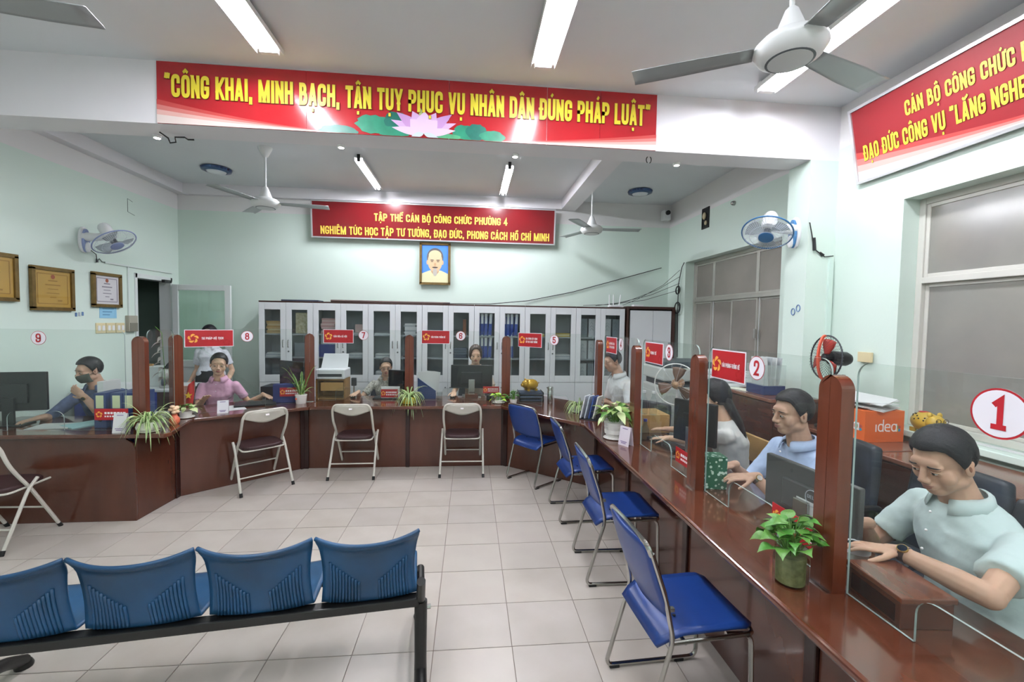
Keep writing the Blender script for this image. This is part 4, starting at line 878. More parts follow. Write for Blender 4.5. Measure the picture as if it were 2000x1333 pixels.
# cables at the rear right corner
cb = thing('cable_bundle', 'tangle of black cables hanging beside the far window', 'cable', (XR-.02, 6.35, 2.5))
obj('cable', MB().tube([(0, -.1, .12), (-.01, -.05, .05), (-.02, .02, -.2), (-.02, .02, -.6), (-.01, 0, -1.3)], .006, 6), blk, cb)
for z, r in ((-.28, .06), (-.55, .085)):
    obj('coil', MB().tube([Vector((-.025, .02, z))+Vector((0, r*cos(a), r*sin(a)*1.0)) for a in [2*pi*k/20 for k in range(20)]], .008, 6, closed=True).tube([Vector((-.03, .03, z-.01))+Vector((0, r*.9*cos(a), r*.9*sin(a))) for a in [2*pi*k/20 for k in range(20)]], .005, 6, closed=True), blk, cb)
for k in range(4): obj('cable', MB().tube([(-.01, 0, .02-.1*k), (-.2-.1*k, .15, -.2-.08*k), (-.55-.15*k, .3, -.42-.03*k), (-.8-.2*k, .35, -.53)], .0035, 5), blk, cb)
obj('wall_cable', MB().tube([(3.05, 6.78, 2.6), (1.6, 6.785, 2.18), (.9, 6.78, 2.03), (.3, 6.6, 1.96), (-.4, 6.5, 1.95)], .006, 5), blk, None, 'thin black cable sagging along the back wall above the cabinets', 'cable')
# ================================================================ white glazed cabinets along the back wall
lam = mat('white_laminate', '#dcdee1', .32, spec=.4); lam_in = mat('cabinet_interior', '#a4a8ad', .6); brown_edge = mat('brown_edging', '#3d211b', .35)
cab_glass = clear_glass('cabinet_glass', '#f4f7f7', .7)
keym = mat('keyhole_grey', '#6f7274', .35, metal=.8)
ORD = ('first', 'second', 'third', 'fourth', 'fifth', 'sixth', 'seventh', 'eighth', 'ninth')
CX = [-2.94, -2.21, -1.45, -.69, .06, .81, 1.58, 2.33]; CY, CYB, CH = 6.4, 6.78, 1.94
for k, (a, b) in enumerate(zip(CX, CX[1:])):
    e = thing('glazed_cabinet', 'white glazed filing cabinet, %s from the left along the back wall' % ORD[k], 'cabinet', ((a+b)/2, CY, 0), 0, 'white glazed cabinets'); w = b-a-.004; h = w/2
    bd = MB().b2((-h, .022, 0), (-h+.018, CYB-CY, CH-.02)).b2((h-.018, .022, 0), (h, CYB-CY, CH-.02)).b2((-h+.018, .36, .05), (h-.018, CYB-CY, CH-.02))
    obj('body', bd, lam_in, e); obj('top', MB().b2((-h, .0, CH-.02), (h, CYB-CY, CH)), brown_edge, e, bevel=.003)
    for z in (.05, .80, 1.15, 1.48): obj('shelf', MB().b2((-h+.018, .03, z-.018), (h-.018, .36, z)), lam_in, e)
    for s in (-1, 1):
        x0, x1 = (-h, -.0015) if s < 0 else (.0015, h); st = .074; z0, z1 = .80, CH-.022
        d = MB().b2((x0, 0, z0), (x0+st, .02, z1)).b2((x1-st, 0, z0), (x1, .02, z1)).b2((x0+st, 0, z0), (x1-st, .02, z0+.1)).b2((x0+st, 0, z1-.1), (x1-st, .02, z1))
        do = obj('door', d, lam, e, bevel=.003)
        obj('pane', MB().b2((x0+st, .008, z0+.1), (x1-st, .012, z1-.1)), cab_glass, do)
        xh = -s*0+s*.035
        obj('handle', MB().tube(fillet([(xh, 0, 1.29), (xh, -.028, 1.29), (xh, -.028, 1.39), (xh, 0, 1.39)], .012, 4), .006, 8), steel, do, smooth=40)
        if s > 0: obj('keyhole', MB().cyl((xh, 0, 1.23), (xh, -.006, 1.23), .012, n=12), keym, do)
        lo = obj('lower_door', MB().b2((x0, 0, .05), (x1, .02, .795)), lam, e, bevel=.003)
        obj('keyhole', MB().cyl((xh, 0, .72), (xh, -.006, .72), .01, n=12), keym, lo)
# brown wardrobe
wd = thing('brown_wardrobe', 'brown-edged wardrobe with two plain white doors in the rear right corner', 'wardrobe', (2.745, CY, 0))
obj('body', MB().b2((-.385, 0, 0), (-.35, .37, 1.96)).b2((.33, 0, 0), (.375, .37, 1.96)).b2((-.35, .0, 1.92), (.33, .37, 1.96)).b2((-.35, .3, 0), (.33, .37, 1.92)), brown_edge, wd, bevel=.004)
obj('door', MB().b2((-.33, .01, .06), (.03, .03, 1.9)), lam, wd, bevel=.003); obj('door', MB().b2((.034, .01, .06), (.32, .03, 1.9)), lam, wd, bevel=.003)
obj('catch', MB().b2((.28, .0, 1.33), (.315, .01, 1.42)), mat('catch_grey', '#9aa0a2', .4), wd)
# ---------------------------------------------------------------- contents
def item(name, label, cat, c, d, m, rz=0, group=None, bevel=.002, parent=None):
    return obj(name, MB().box((0, 0, d[2]/2), d), m, parent, label, cat, group, bevel=bevel, loc=c, rot=(0, 0, rz))
bind_blue = mat('binder_blue', '#233f97', .35); bind_grey = mat('binder_grey', '#a7adb4', .4); label_w = mat('label_white', '#e3e5e8', .5)
def binder(c, w, h, d, label, group, m=bind_blue, lean=0):
    e = thing('lever_file', label, 'file', c, 0, group); e.rotation_euler = (0, lean, 0)
    obj('cover', MB().b2((-w/2, 0, 0), (w/2, d, h)), m, e, bevel=.003); obj('spine_label', MB().b2((-w*.36, -.0015, h*.42), (w*.36, 0, h*.93)), label_w, e)
    obj('finger_ring', MB().lathe([(.016, 0), (.016, .002), (.009, .0025)], (0, 0, 0), 14, R=Matrix.Rotation(pi/2, 3, 'X')), steel, e); e.children[-1].location = (0, -.0005, h*.2)
    return e
for di, (x0, n) in enumerate(((.125, 4), (.51, 4))):
    for sh, z in enumerate((1.48, 1.15)):
        for i in range(n if not (sh and di) else 3):
            binder((x0+.055*i+(.0), CY+.06, z+.002), .05, .29, .25, '%s blue file on the %s shelf, %s door of the fifth cabinet' % (ORD[i], ('top', 'middle')[sh], ('left', 'right')[di]), 'blue files in the fifth cabinet', bind_blue if not (sh and i == 0) else bind_grey, lean=.06 if i == n-1 else 0)
box_w = mat('file_box_white', '#cfd2d4', .6, noise=.15, nscale=12); ink = mat('ink_grey', '#4d5358', .7)
for sh, z in enumerate((1.48, 1.15, .8)):
    for i, x in enumerate((1.66, 1.79, 2.03, 2.16)):
        e = item('file_box', 'white file box, %s from left on the %s shelf of the seventh cabinet' % (ORD[i], ('top', 'middle', 'bottom')[sh]), 'file box', (x+.055, CY+.19, z+.001), (.105, .25, .28), box_w if (i+sh) % 3 else mat('file_box_grey', '#7d858c', .6), group='file boxes in the seventh cabinet')
        mk = MB(); r_ = random.Random(i+sh*7)
        for q in range(3): mk.tube([(-.035+.01*r_.random(), -.1262, .1+.05*q), (-.01, -.1262, .12+.05*q+.02*r_.random()), (.03*r_.random()+.005, -.1262, .1+.05*q)], .002, 4)
        obj('handwriting', mk, ink, e)
def stack(name, label, cat, x, y, z, w, d, n, th, ms, group, jit=.012):
    r_ = random.Random(hash(label) % 1000 if False else len(label)*7+n)
    for i in range(n):
        item(name, label, cat, (x+r_.uniform(-jit, jit), y+r_.uniform(-jit, jit)*.5, z+.001+th*i), (w, d, th-.001), ms[i % len(ms)], r_.uniform(-.03, .03), group, 0)
fol_y = [mat('folder_tan', '#c7a774', .6), mat('folder_straw', '#b99458', .6), mat('folder_sand', '#d0b98e', .6)]
pap = [mat('paper_sheet', '#d7d8d8', .7), mat('paper_sheet_grey', '#b9bcc0', .7)]
pink = [mat('folder_pink', '#c79a98', .6), mat('folder_rose', '#d8b9b4', .6)]; dk = [mat('folder_navy', '#333f56', .5), mat('folder_slate', '#56617a', .5)]
yl = [mat('book_yellow', '#c9a62e', .5), mat('book_cream', '#e0cf9a', .5)]
CSt = CY+.19
for a in (
 ('document_folder', 'tan document folder in the stack on the top shelf of the first cabinet', 'folder', -2.76, CSt, 1.48, .2, .25, 8, .022, fol_y, 'tan folders in the first cabinet'),
 ('paper_stack', 'loose grey paper bundle on the middle shelf of the first cabinet', 'papers', -2.76, CSt, 1.15, .21, .25, 3, .02, pap, 'paper bundles in the first cabinet'),
 ('paper_stack', 'low paper bundle on the bottom shelf of the first cabinet', 'papers', -2.76, CSt, .8, .22, .26, 4, .02, pap, 'low paper bundles in the first cabinet'),
 ('document_folder', 'pink folder in the tall stack on the top shelf of the second cabinet', 'folder', -2.02, CSt, 1.48, .19, .25, 9, .025, pink, 'pink folders in the second cabinet'),
 ('paper_stack', 'white paper bundle on the middle shelf of the second cabinet, right door', 'papers', -1.63, CSt, 1.15, .22, .25, 3, .02, pap, 'paper bundles in the second cabinet'),
 ('paper_stack', 'thin white paper bundle on the top shelf of the second cabinet', 'papers', -1.63, CSt, 1.48, .22, .25, 2, .012, pap, 'thin paper bundles in the second cabinet'),
 ('paper_stack', 'paper bundle on the bottom shelf of the second cabinet', 'papers', -1.63, CSt, .8, .22, .25, 4, .022, pap, 'low paper bundles in the second cabinet'),
 ('paper_stack', 'paper bundle on the top shelf of the third cabinet, left door', 'papers', -1.26, CSt, 1.48, .22, .25, 2, .012, pap, 'paper bundles in the third cabinet'),
 ('paper_stack', 'paper bundle on the middle shelf of the third cabinet', 'papers', -1.26, CSt, 1.15, .2, .25, 3, .018, pap, 'middle paper bundles in the third cabinet'),
 ('book', 'white book in the stack on the top shelf of the third cabinet, right door', 'book', -.87, CSt, 1.48, .17, .22, 7, .024, [pap[0], pap[0], pap[1]], 'white books in the third cabinet'),
 ('paper_stack', 'grey paper bundle on the bottom shelf of the third cabinet', 'papers', -1.26, CSt, .8, .2, .25, 5, .03, pap, 'bottom paper bundles in the third cabinet'),
 ('document_folder', 'dark slate folder in the stack on the middle shelf of the fourth cabinet', 'folder', -.14, CSt, 1.15, .2, .25, 8, .018, dk, 'slate folders in the fourth cabinet'),
 ('book', 'yellow-edged book on the top shelf of the sixth cabinet, left door', 'book', 1.02, CSt, 1.48, .2, .24, 2, .022, yl, 'yellow books behind the left door'),
 ('book', 'yellow-edged book on the top shelf of the sixth cabinet, right door', 'book', 1.38, CSt, 1.48, .24, .24, 3, .018, yl, 'yellow books behind the right door'),
 ('paper_stack', 'pale paper bundle on the middle shelf of the sixth cabinet', 'papers', 1.38, CSt, 1.15, .24, .25, 3, .022, pap, 'paper bundles in the sixth cabinet')): stack(*a)
item('gift_bag', 'gold patterned bag on the top shelf of the first cabinet', 'bag', (-2.385, CSt, 1.481), (.2, .18, .3), mat('gold_pattern', '#b9ad84', .5, noise=.6, nscale=30, col2='#e0d9bb'), bevel=.01)
item('storage_box', 'grey plastic box on the middle shelf of the first cabinet, right door', 'box', (-2.385, CSt, 1.151), (.21, .25, .2), mat('box_grey', '#8b9097', .4, noise=.2, nscale=9), bevel=.008)
item('storage_box', 'pale grey box on the bottom shelf of the first cabinet, right door', 'box', (-2.385, CSt, .801), (.21, .25, .22), mat('box_pale', '#b5b9bd', .5), bevel=.008)
item('storage_box', 'white box on the middle shelf of the second cabinet, left door', 'box', (-2.03, CSt, 1.331), (.2, .2, .13), pap[0], bevel=.004); item('storage_box', 'deep blue box on the middle shelf of the second cabinet, under the white one', 'box', (-2.03, CSt, 1.151), (.24, .26, .18), mat('box_blue', '#2d3a8c', .45), bevel=.004)
item('storage_box', 'small pink box on the top shelf of the second cabinet, right door', 'box', (-1.6, CSt, 1.506), (.12, .15, .12), pink[1], bevel=.004)
item('storage_box', 'dark box on the top shelf of the fourth cabinet, left door', 'box', (-.5, CSt, 1.481), (.2, .2, .05), dk[0], bevel=.004); item('storage_box', 'black box on the top shelf of the fourth cabinet, right door', 'box', (-.2, CSt, 1.481), (.1, .2, .08), blk, bevel=.004)
item('book', 'orange-brown book standing on the top shelf of the fourth cabinet', 'book', (-.08, CSt, 1.481), (.05, .2, .24), mat('book_orange', '#8e5638', .5), bevel=.003)
# on top of the cabinets
item('document_folder', 'dark blue folder lying on top of the first cabinet', 'folder', (-2.4, CY+.15, CH+.001), (.5, .24, .02), dk[0], .03)
rl = obj('paper_roll', MB().cyl((-2.0, CY+.12, CH+.02), (-.3, CY+.14, CH+.015), .016, n=10), mat('roll_grey', '#5b4a45', .6), None, 'long thin dark roll lying along the cabinet tops', 'roll', smooth=40)
rtx = thing('wifi_router', 'white router with three upright antennas on the seventh cabinet', 'router', (2.22, CY+.12, CH)); obj('body', MB().b2((-.11, -.06, .004), (.11, .06, .035)), wfan_w, rtx, bevel=.01)
for i, (x, t) in enumerate(((-.085, .0), (-.02, .0), (.07, .12))): obj('antenna', MB().tube([(x, .05, .03), (x+t*.2, .05, .2)], .008, 8), wfan_w, rtx, smooth=40)
item('modem', 'small white modem on top of the brown wardrobe', 'modem', (2.58, CY+.15, 1.961), (.16, .1, .03), wfan_w, bevel=.008)
# ================================================================ plants
pot_w = mat('glazed_white', '#e6e4de', .22, spec=.6); pot_cream = mat('glazed_cream', '#d8dccb', .3); pot_yel = mat('glazed_yellow', '#dfcb4a', .3); soil = mat('soil', '#3a2c22', .9, bump=.4, bscale=60)
g_dark = mat('leaf_dark', '#3c6a2e', .45); g_mid = mat('leaf_mid', '#5f8f3a', .4, noise=.3, nscale=25, col2='#3f7030'); g_lime = mat('leaf_lime', '#9cc63f', .4); g_pale = mat('leaf_pale', '#c5d39a', .45); g_bright = mat('leaf_bright', '#4e8c33', .35, noise=.35, nscale=30, col2='#356f28'); g_var = mat('leaf_variegated', '#a9bf6f', .4, noise=.8, nscale=38, col2='#4b7a35')
def leaf_strip(mb, base, az, L, w, rise, droop, n=9, twist=0):
    """arching blade: three columns, pale margins (slot 1)"""
    d = Vector((cos(az), sin(az), 0)); s = Vector((-sin(az), cos(az), 0)); rows = []
    for i in range(n+1):
        t = i/n; p = Vector(base)+d*(L*(t-.12*t*t))+Vector((0, 0, rise*L*(1.6*t)-droop*L*t*t*1.9)); ww = w*(sin(pi*(.12+.88*t))**.7 if t < 1 else 0)+.0004
        rows.append([p-s*ww+Vector((0, 0, ww*.5)), p-s*ww*.45, p+s*ww*.45, p+s*ww+Vector((0, 0, ww*.5))])
    for c, mi in ((0, 1), (1, 0), (2, 1)): mb.grid([[r[c], r[c+1]] for r in rows], mi)
def spider_plant(name, label, c, n, L, pot_prof, pm, w=.006, rise=.75, saucer=None, hz=None, seed=0, hang=1.0, mats=None):
    r_ = random.Random(seed); e = thing(name, label, 'potted plant', c, 0, 'potted plants on the counters')
    obj('pot', MB().lathe(pot_prof, n=28), pm, e, smooth=40); zt = max(p[1] for p in pot_prof); rt_ = [p[0] for p in pot_prof if p[1] == zt][0]
    obj('soil', MB().lathe([(0, zt-.012), (rt_*.93, zt-.012)], n=20), soil, e)
    if saucer: obj('saucer', MB().lathe([(saucer*.8, 0), (saucer, .008), (saucer*.97, .011), (0, .006)], n=28), pm, e, smooth=40)
    mb = MB()
    for i in range(n):
        az = r_.uniform(0, 2*pi); l = L*r_.uniform(.6, 1.15); leaf_strip(mb, (rt_*.35*cos(az)*r_.random(), rt_*.35*sin(az)*r_.random(), zt-.01), az, l, w*r_.uniform(.7, 1.2), rise*r_.uniform(.5, 1.35), hang*r_.uniform(.5, 1.15))
    zmin = -.0
    ob = obj('foliage', mb, mats or [g_mid, g_pale], e, smooth=1); return e
round_pot = lambda r, h: [(r*.6, 0), (r*.72, .004), (r*.98, h*.35), (r, h*.55), (r*.9, h*.85), (r*.8, h), (r*.74, h*.99)]
cup_pot = lambda r, h, k=.78: [(r*k, 0), (r*k+.002, .003), (r, h*.9), (r*1.04, h*.92), (r*1.04, h), (r*.96, h)]
spider_plant('spider_plant', 'spider plant trailing over a wide white bowl at the left counter corner', (-2.66, 3.87, CT), 90, .19, round_pot(.085, .085), pot_cream, .0058, .85, .075, seed=1, hang=.95)
spider_plant('spider_plant', 'spider plant in a yellow scalloped pot between windows seven and six', (-.69, 5.1, CT), 80, .2, [(.05, 0), (.07, .01), (.078, .045), (.068, .075), (.064, .07)], pot_yel, .006, .8, .08, seed=2, hang=1.0)
spider_plant('spider_plant', 'spider plant in a small cream pot beside the brochure rack', (1.17, 4.57, CT), 70, .19, cup_pot(.058, .075), pot_cream, .005, .75, .07, seed=3, hang=1.05)
spider_plant('snake_plant', 'sword-leaved plant in a white printed pot before the post', (-1.9, 5.12, CT), 16, .2, cup_pot(.062, .1, .85), pot_w, .013, 1.5, None, seed=4, hang=.75, mats=[g_dark, g_var])
obj('printed_flower', MB().add([(-1.93+.012*cos(a)*1.0, 5.0535+.0*a, CT+.06+.012*sin(a)) for a in [2*pi*i/8 for i in range(8)]], [tuple(range(8))]), mat('flower_red', '#d0604a', .5), None)
bpy.data.objects['printed_flower'].parent = [o for o in COL.objects if o.name.startswith('snake_plant')][0]; bpy.data.objects['printed_flower'].location = (1.9, -5.12, -CT)
leaf_cache = {}
def leaf_mesh(kind, m):
    if (kind, m.name) in leaf_cache: return leaf_cache[(kind, m.name)]
    mb = MB(); rows = []; n = 8
    for i in range(n+1):
        t = i/n
        if kind == 'heart': w = .42*sin(pi*min(1, (t+.06)**.62))**.85*(1-.25*t)+.004
        elif kind == 'lance': w = .2*sin(pi*t**.8)+.004
        else: w = .3*sin(pi*t**.75)+.004
        z = .12*sin(pi*t)-.22*t*t; rows.append([Vector((t, -w, z+.09*w)), Vector((t, -w*.5, z+.0)), Vector((t, 0, z-.05*w)), Vector((t, w*.5, z)), Vector((t, w, z+.09*w))])
    mb.grid(rows); leaf_cache[(kind, m.name)] = mesh_of('leaf', mb, m, 1); return leaf_cache[(kind, m.name)]
def leafy(name, label, c, n, spread, kind, size, ms, pot_prof, pm, saucer=None, seed=0, h0=.02, h1=.12, stem=True, fill=None, smooth=40):
    r_ = random.Random(seed); e = thing(name, label, 'potted plant', c, 0, 'potted plants on the counters')
    po = obj('pot', MB().lathe(pot_prof, n=28), pm, e, smooth=smooth); zt = max(p[1] for p in pot_prof); rt_ = [p[0] for p in pot_prof if p[1] == zt][0]
    if fill: obj('roots_and_water', MB().lathe([(0, .006), (rt_*.9, .008), (rt_*.93, zt*.8), (0, zt*.8)], n=20), fill, e)
    else: obj('soil', MB().lathe([(0, zt-.01), (rt_*.93, zt-.01)], n=20), soil, e)
    if saucer: obj('saucer', MB().lathe([(saucer*.8, 0), (saucer, .008), (saucer*.97, .011), (0, .006)], n=28), pm, e, smooth=40)
    for i in range(n):
        az = 2*pi*i/n*2.4+r_.uniform(-.4, .4); q = r_.random(); rr = spread*(.25+.75*q); z = zt+h0+(h1-h0)*(1-q*.7)*r_.uniform(.6, 1.05)
        p = Vector((rr*.75*cos(az), rr*.75*sin(az), z)); s = size*r_.uniform(.75, 1.2); m = ms[i % len(ms)]
        lo = obj('leaf', leaf_mesh(kind, m), None, e, loc=p, rot=(r_.uniform(-.4, .4), r_.uniform(-.5, .55), az+r_.uniform(-.5, .5))); lo.scale = (s, s, s)
        if stem: obj('stem', MB().tube([(rt_*.3*cos(az), rt_*.3*sin(az), zt-.03), (rr*.4*cos(az), rr*.4*sin(az), z*.75+zt*.2), p], .0022, 5), g_mid, lo if False else e)
    return e
leafy('leafy_plant', 'small variegated plant in a white pot and saucer by window eight', (-2.69, 4.4, CT), 34, .1, 'oval', .06, [g_pale, g_var, g_mid], cup_pot(.055, .065), pot_w, .075, 5, .0, .06, False)
leafy('leafy_plant', 'lime green trailing plant in a white saucer at window six', (.35, 5.12, CT), 13, .11, 'heart', .085, [g_lime, g_lime, g_bright], cup_pot(.05, .03), pot_w, .075, 6, .0, .09)
leafy('leafy_plant', 'ivy in a small white pot beside the lime plant', (.52, 5.08, CT), 26, .075, 'heart', .045, [g_dark, g_mid], cup_pot(.045, .05), pot_w, None, 7, .0, .11)
ag = leafy('leafy_plant', 'bushy plant with cream-veined leaves in a tall white ribbed pot', (1.215, 3.52, CT), 40, .14, 'lance', .13, [g_var, g_pale, g_mid, g_var], [(.07, 0), (.078, .004), (.08, .015), (.066, .018), (.068, .04), (.08, .045), (.083, .075), (.081, .078), (.085, .105), (.083, .108), (.087, .14), (.082, .14)], pot_w, .09, 8, .0, .17, True)
jar_glass = clear_glass('jar_glass', '#eef2ea', .8)
leafy('leafy_plant', 'green pothos in a clear glass jar of water beside the largest post', (1.21, 1.49, CT), 52, .12, 'heart', .062, [g_bright, g_mid, g_bright, g_mid, g_mid], [(.05, 0), (.056, .004), (.058, .02), (.058, .1), (.05, .112), (.05, .128), (.054, .13), (.054, .136), (.047, .136)], jar_glass, None, 9, -.02, .12, True, fill=mat('roots', '#5d5f3c', .6, noise=.5, nscale=40, col2='#84835c'))
# ================================================================ small desk things
def thing_box(name, label, cat, c, d, m, rz=0, bevel=.004, group=None): return item(name, label, cat, c, d, m, rz, group, bevel)
def flat_paper(label, c, w, d, rz, m=None, group=None, n=1, name='paper_sheet', cat='paper'):
    return obj(name, MB().b2((-w/2, -d/2, 0), (w/2, d/2, .0015*n)), m or pap[0], None, label, cat, group, loc=c, rot=(0, 0, rz))
mon_back = mat('monitor_black', '#15171b', .35); mon_grey = mat('monitor_grey', '#4b4c4c', .4); screen_m = mat('screen_off', '#0b0d12', .08)
def monitor(label, c, rz, w=.54, h=.32, m=mon_back, z=.12, tilt=0, sticker=False, stand=steel):
    """screen faces local +y; its back is seen from -y"""
    e = thing('monitor', label, 'monitor', c, rz); T = Matrix.Rotation(tilt, 3, 'X')
    ob = obj('back_shell', MB().box((0, 0, z+h/2), (w, .03, h)).box((0, -.02, z+h*.45), (w*.5, .025, h*.5)), m, e, bevel=.006); obj('screen', MB().b2((-w/2+.012, .0155, z+.02), (w/2-.012, .017, z+h-.012)), screen_m, e)
    obj('neck', MB().b2((-.04, -.05, .008), (.04, -.025, z+.12)), stand, e, bevel=.004); obj('foot', MB().b2((-.12, -.11, 0), (.12, .08, .012)), stand, e, bevel=.004)
    return e
def mouse(label, c, rz=0): return obj('computer_mouse', MB().ell((0, 0, .012), (.03, .052, .02)), black_plastic, None, label, 'mouse', 'computer mice', loc=c, rot=(0, 0, rz), smooth=1)
def keyboard(label, c, rz, w=.42):
    e = thing('keyboard', label, 'keyboard', c, rz); obj('body', MB().b2((-w/2, -.07, 0), (w/2, .07, .018)), black_plastic, e, bevel=.004)
    km = MB()
    for r in range(5):
        for q in range(15): km.b2((-w/2+.012+q*(w-.02)/15, -.06+.025*r, .018), (-w/2+.012+(q+.85)*(w-.02)/15, -.06+.025*r+.021, .024))
    obj('keys', km, dark_grey, e, kind='stuff'); return e
monitor('black monitor seen from behind in front of the woman at window six', (.03, 5.6, CT), 0, .53, .3, mon_back, .1)
item('wooden_riser', 'small brown wooden box under the monitor at window six', 'box', (.03, 5.45, CT+.001), (.16, .08, .05), post_m)
monitor('black monitor turned edgewise behind the post of window eight', (-2.08, 5.42, CT), radians(150), .5, .32, mon_back, .13, stand=mon_back)
monitor('black monitor beside the woman with glasses at window seven', (-.86, 5.58, CT), radians(160), .34, .21, mon_back, .12, stand=mon_back)
monitor('dark monitor seen from behind at window three', (1.6, 2.93, CT), radians(-62), .33, .3, mon_back, .12)
mg = monitor('grey monitor with a white paper label behind window two', (1.57, 1.84, CT), radians(-85), .5, .265, mon_grey, .045)
MW = frame((0, -.0335, .16), (1, 0, 0), (0, 0, 1))
obj('paper_label', MB().box((.03, -.02, 0), (.13, .06, .001)).xf(MW), pap[0], mg); lg_ = MB().tube([(.05+.036*cos(a), -.034, .19+.036*sin(a)) for a in [2*pi*i/28 for i in range(28)]], .0022, 5, closed=True); obj('ring_logo', lg_, MATS['tag_grey'], mg)
put_text('lettering', 'DELL', mg, frame((.05, -.0345, .195), (1, 0, 0), (0, 0, 1)), .05, .016, MATS['tag_grey'], .16)
monitor('black monitor at the far left edge behind window nine', (-3.95, 4.15, CT), radians(12), .5, .34, mon_back, .12, stand=mon_back)
mouse('black mouse under the hand of the woman with glasses', (-1.42, 5.47, CT)); mouse('black mouse under the hand of the woman at window six', (-.21, 5.47, CT))
keyboard('black keyboard lying behind the card at window seven', (-.98, 5.42, CT), 0, .36); keyboard('black keyboard of the woman at window three', (1.58, 3.3, CT), radians(-85))
# nine
fb = mat('box_file_blue', '#2d4072', .45); fbl = mat('file_label_green', '#d8dfb6', .6)
for i, x in enumerate((-3.13, -3.0, -2.9)):
    e = item('box_file', 'blue box file with a pale list label, %s of three at window nine' % ('left', 'middle', 'right')[i], 'box file', (x, 4.12, CT+.001), (.095, .24, .3), fb, 0, 'blue box files at window nine', .003)
    obj('spine_label', MB().b2((-.03, -.1215, .17), (.03, -.12, .28)), fbl, e); obj('finger_hole', MB().cyl((0, -.12, .07), (0, -.1215, .07), .016, n=14), blk, e)
flat_paper('sheaf of white paper on the left counter under the masked man', (-3.55, 4.08, CT), .3, .21, .15, n=4); flat_paper('pale blue folder lying beside the box files', (-3.36, 4.14, CT), .2, .26, -.5, mat('paper_aqua', '#a9d3d8', .6), n=6, name='document_folder', cat='folder')
flat_paper('loose white papers piled behind the box files', (-3.0, 4.42, CT), .28, .2, .2, n=25, name='paper_stack', cat='papers')
item('paper_tower', 'tall white paper holder beside the box files', 'paper holder', (-3.28, 4.3, CT+.001), (.05, .2, .37), pap[0])
def tent(label, c, rz, w, h, m, lines=True, name='tent_card', cat='card'):
    e = thing(name, label, cat, c, rz); obj('front_leaf', MB().prism([(-w/2, 0), (w/2, 0), (w/2, h), (-w/2, h)], (0, -.03, 0), (1, 0, 0), Vector((0, .16, 1)).normalized(), Vector((0, .0, .0))+Vector((0, -.002, 0))), m, e); obj('rear_leaf', MB().prism([(-w/2, 0), (w/2, 0), (w/2, h), (-w/2, h)], (0, .03, 0), (1, 0, 0), Vector((0, -.16, 1)).normalized(), (0, .002, 0)), m, e)
    if lines:
        tx = MB(); ey = Vector((0, .16, 1)).normalized()
        for i, (a, b) in enumerate(((.88, .5), (.2, .6), (.12, .45))): tx.prism([(-w*b/2, h*a), (w*b/2, h*a), (w*b/2, h*a+.006), (-w*b/2, h*a+.006)], (0, -.0325, 0), (1, 0, 0), ey, (0, -.0005, 0))
        obj('small_print', tx, mat('print_violet', '#8d78a6', .6), e)
    return e
tent('white folded card beside the spider plant at window nine', (-2.86, 3.86, CT), 0, .1, .16, pap[0]); tent('white payment stand with printed lines at window eight', (-2.47, 4.62, CT), radians(20), .095, .125, mat('stand_white', '#e9e9ee', .3)); tent('white payment stand with printed lines beside the ribbed pot', (1.24, 3.31, CT), radians(-62), .105, .15, mat('stand_pinkish', '#e6dce6', .3))
item('paper_holder', 'pale pink patterned notebook leaning behind the left posts', 'notebook', (-2.83, 4.62, CT+.001), (.1, .03, .27), mat('notebook_pink', '#d8a594', .6, noise=.4, nscale=60), .3)
pe = thing('floral_ornament', 'peach and coral flower ornament beside the left post', 'ornament', (-2.62, 4.13, CT)); obj('vase', MB().lathe([(.025, 0), (.04, .02), (.04, .05), (.02, .08), (.022, .09)], n=20), mat('coral', '#d9704f', .5), pe, smooth=40)
for i in range(14):
    a = i*2.4; obj('petal', MB().ell((.03*cos(a)*(i/14), .03*sin(a)*(i/14), .11+.055*((i*37) % 10)/10), (.02, .02, .014)), mat('peach', '#e8c7a4', .6), pe, smooth=1)
# thermos & small wooden frame & white table behind nine
tb = thing('side_table', 'low blue-fronted table with a white top behind the masked man', 'table', (-3.75, 5.25, 0)); obj('table_top', MB().b2((-.42, -.25, .88), (.55, .3, .91)), lam, tb, bevel=.005); obj('front_panel', MB().b2((-.42, -.24, 0), (.4, -.22, .88)), mat('royal_blue', '#2b3f9e', .4, noise=.2, nscale=3), tb); obj('side_panel', MB().b2((.4, -.24, 0), (.55, .28, .88)), brown_edge, tb)
th = thing('vacuum_flask', 'steel vacuum flask with black handle and open lid behind window nine', 'flask', (-3.33, 5.12, .91)); obj('body', MB().lathe([(.055, 0), (.06, .01), (.06, .17), (.045, .2), (.045, .215)], n=24), steel, th, smooth=40); obj('lid', MB().box((.03, 0, .25), (.11, .06, .015), Matrix.Rotation(radians(-50), 3, 'Y')), black_plastic, th); obj('handle', MB().tube(fillet([(.05, 0, .19), (.12, 0, .19), (.13, 0, .09), (.1, 0, .08)], .03), .01, 8), black_plastic, th, smooth=40)
item('photo_frame', 'small wooden photo frame standing behind the masked man', 'frame', (-3.72, 5.35, .911), (.22, .02, .24), mat('light_wood', '#b08a52', .5), 0)
item('storage_box', 'pale translucent box behind the masked man', 'box', (-3.5, 5.3, .911), (.2, .2, .22), mat('box_milky', '#c9d1ce', .4)); item('storage_box', 'low black box behind window eight', 'box', (-2.5, 5.95, 0), (.3, .3, .82), black_plastic)
wl = thing('white_lily_decor', 'white paper flower spray hanging by the left post', 'decoration', (-3.02, 4.6, CT)); obj('stem', MB().tube([(0, 0, .0), (.02, 0, .4), (0, 0, .8), (-.06, 0, .86)], .003, 6), g_mid, wl)
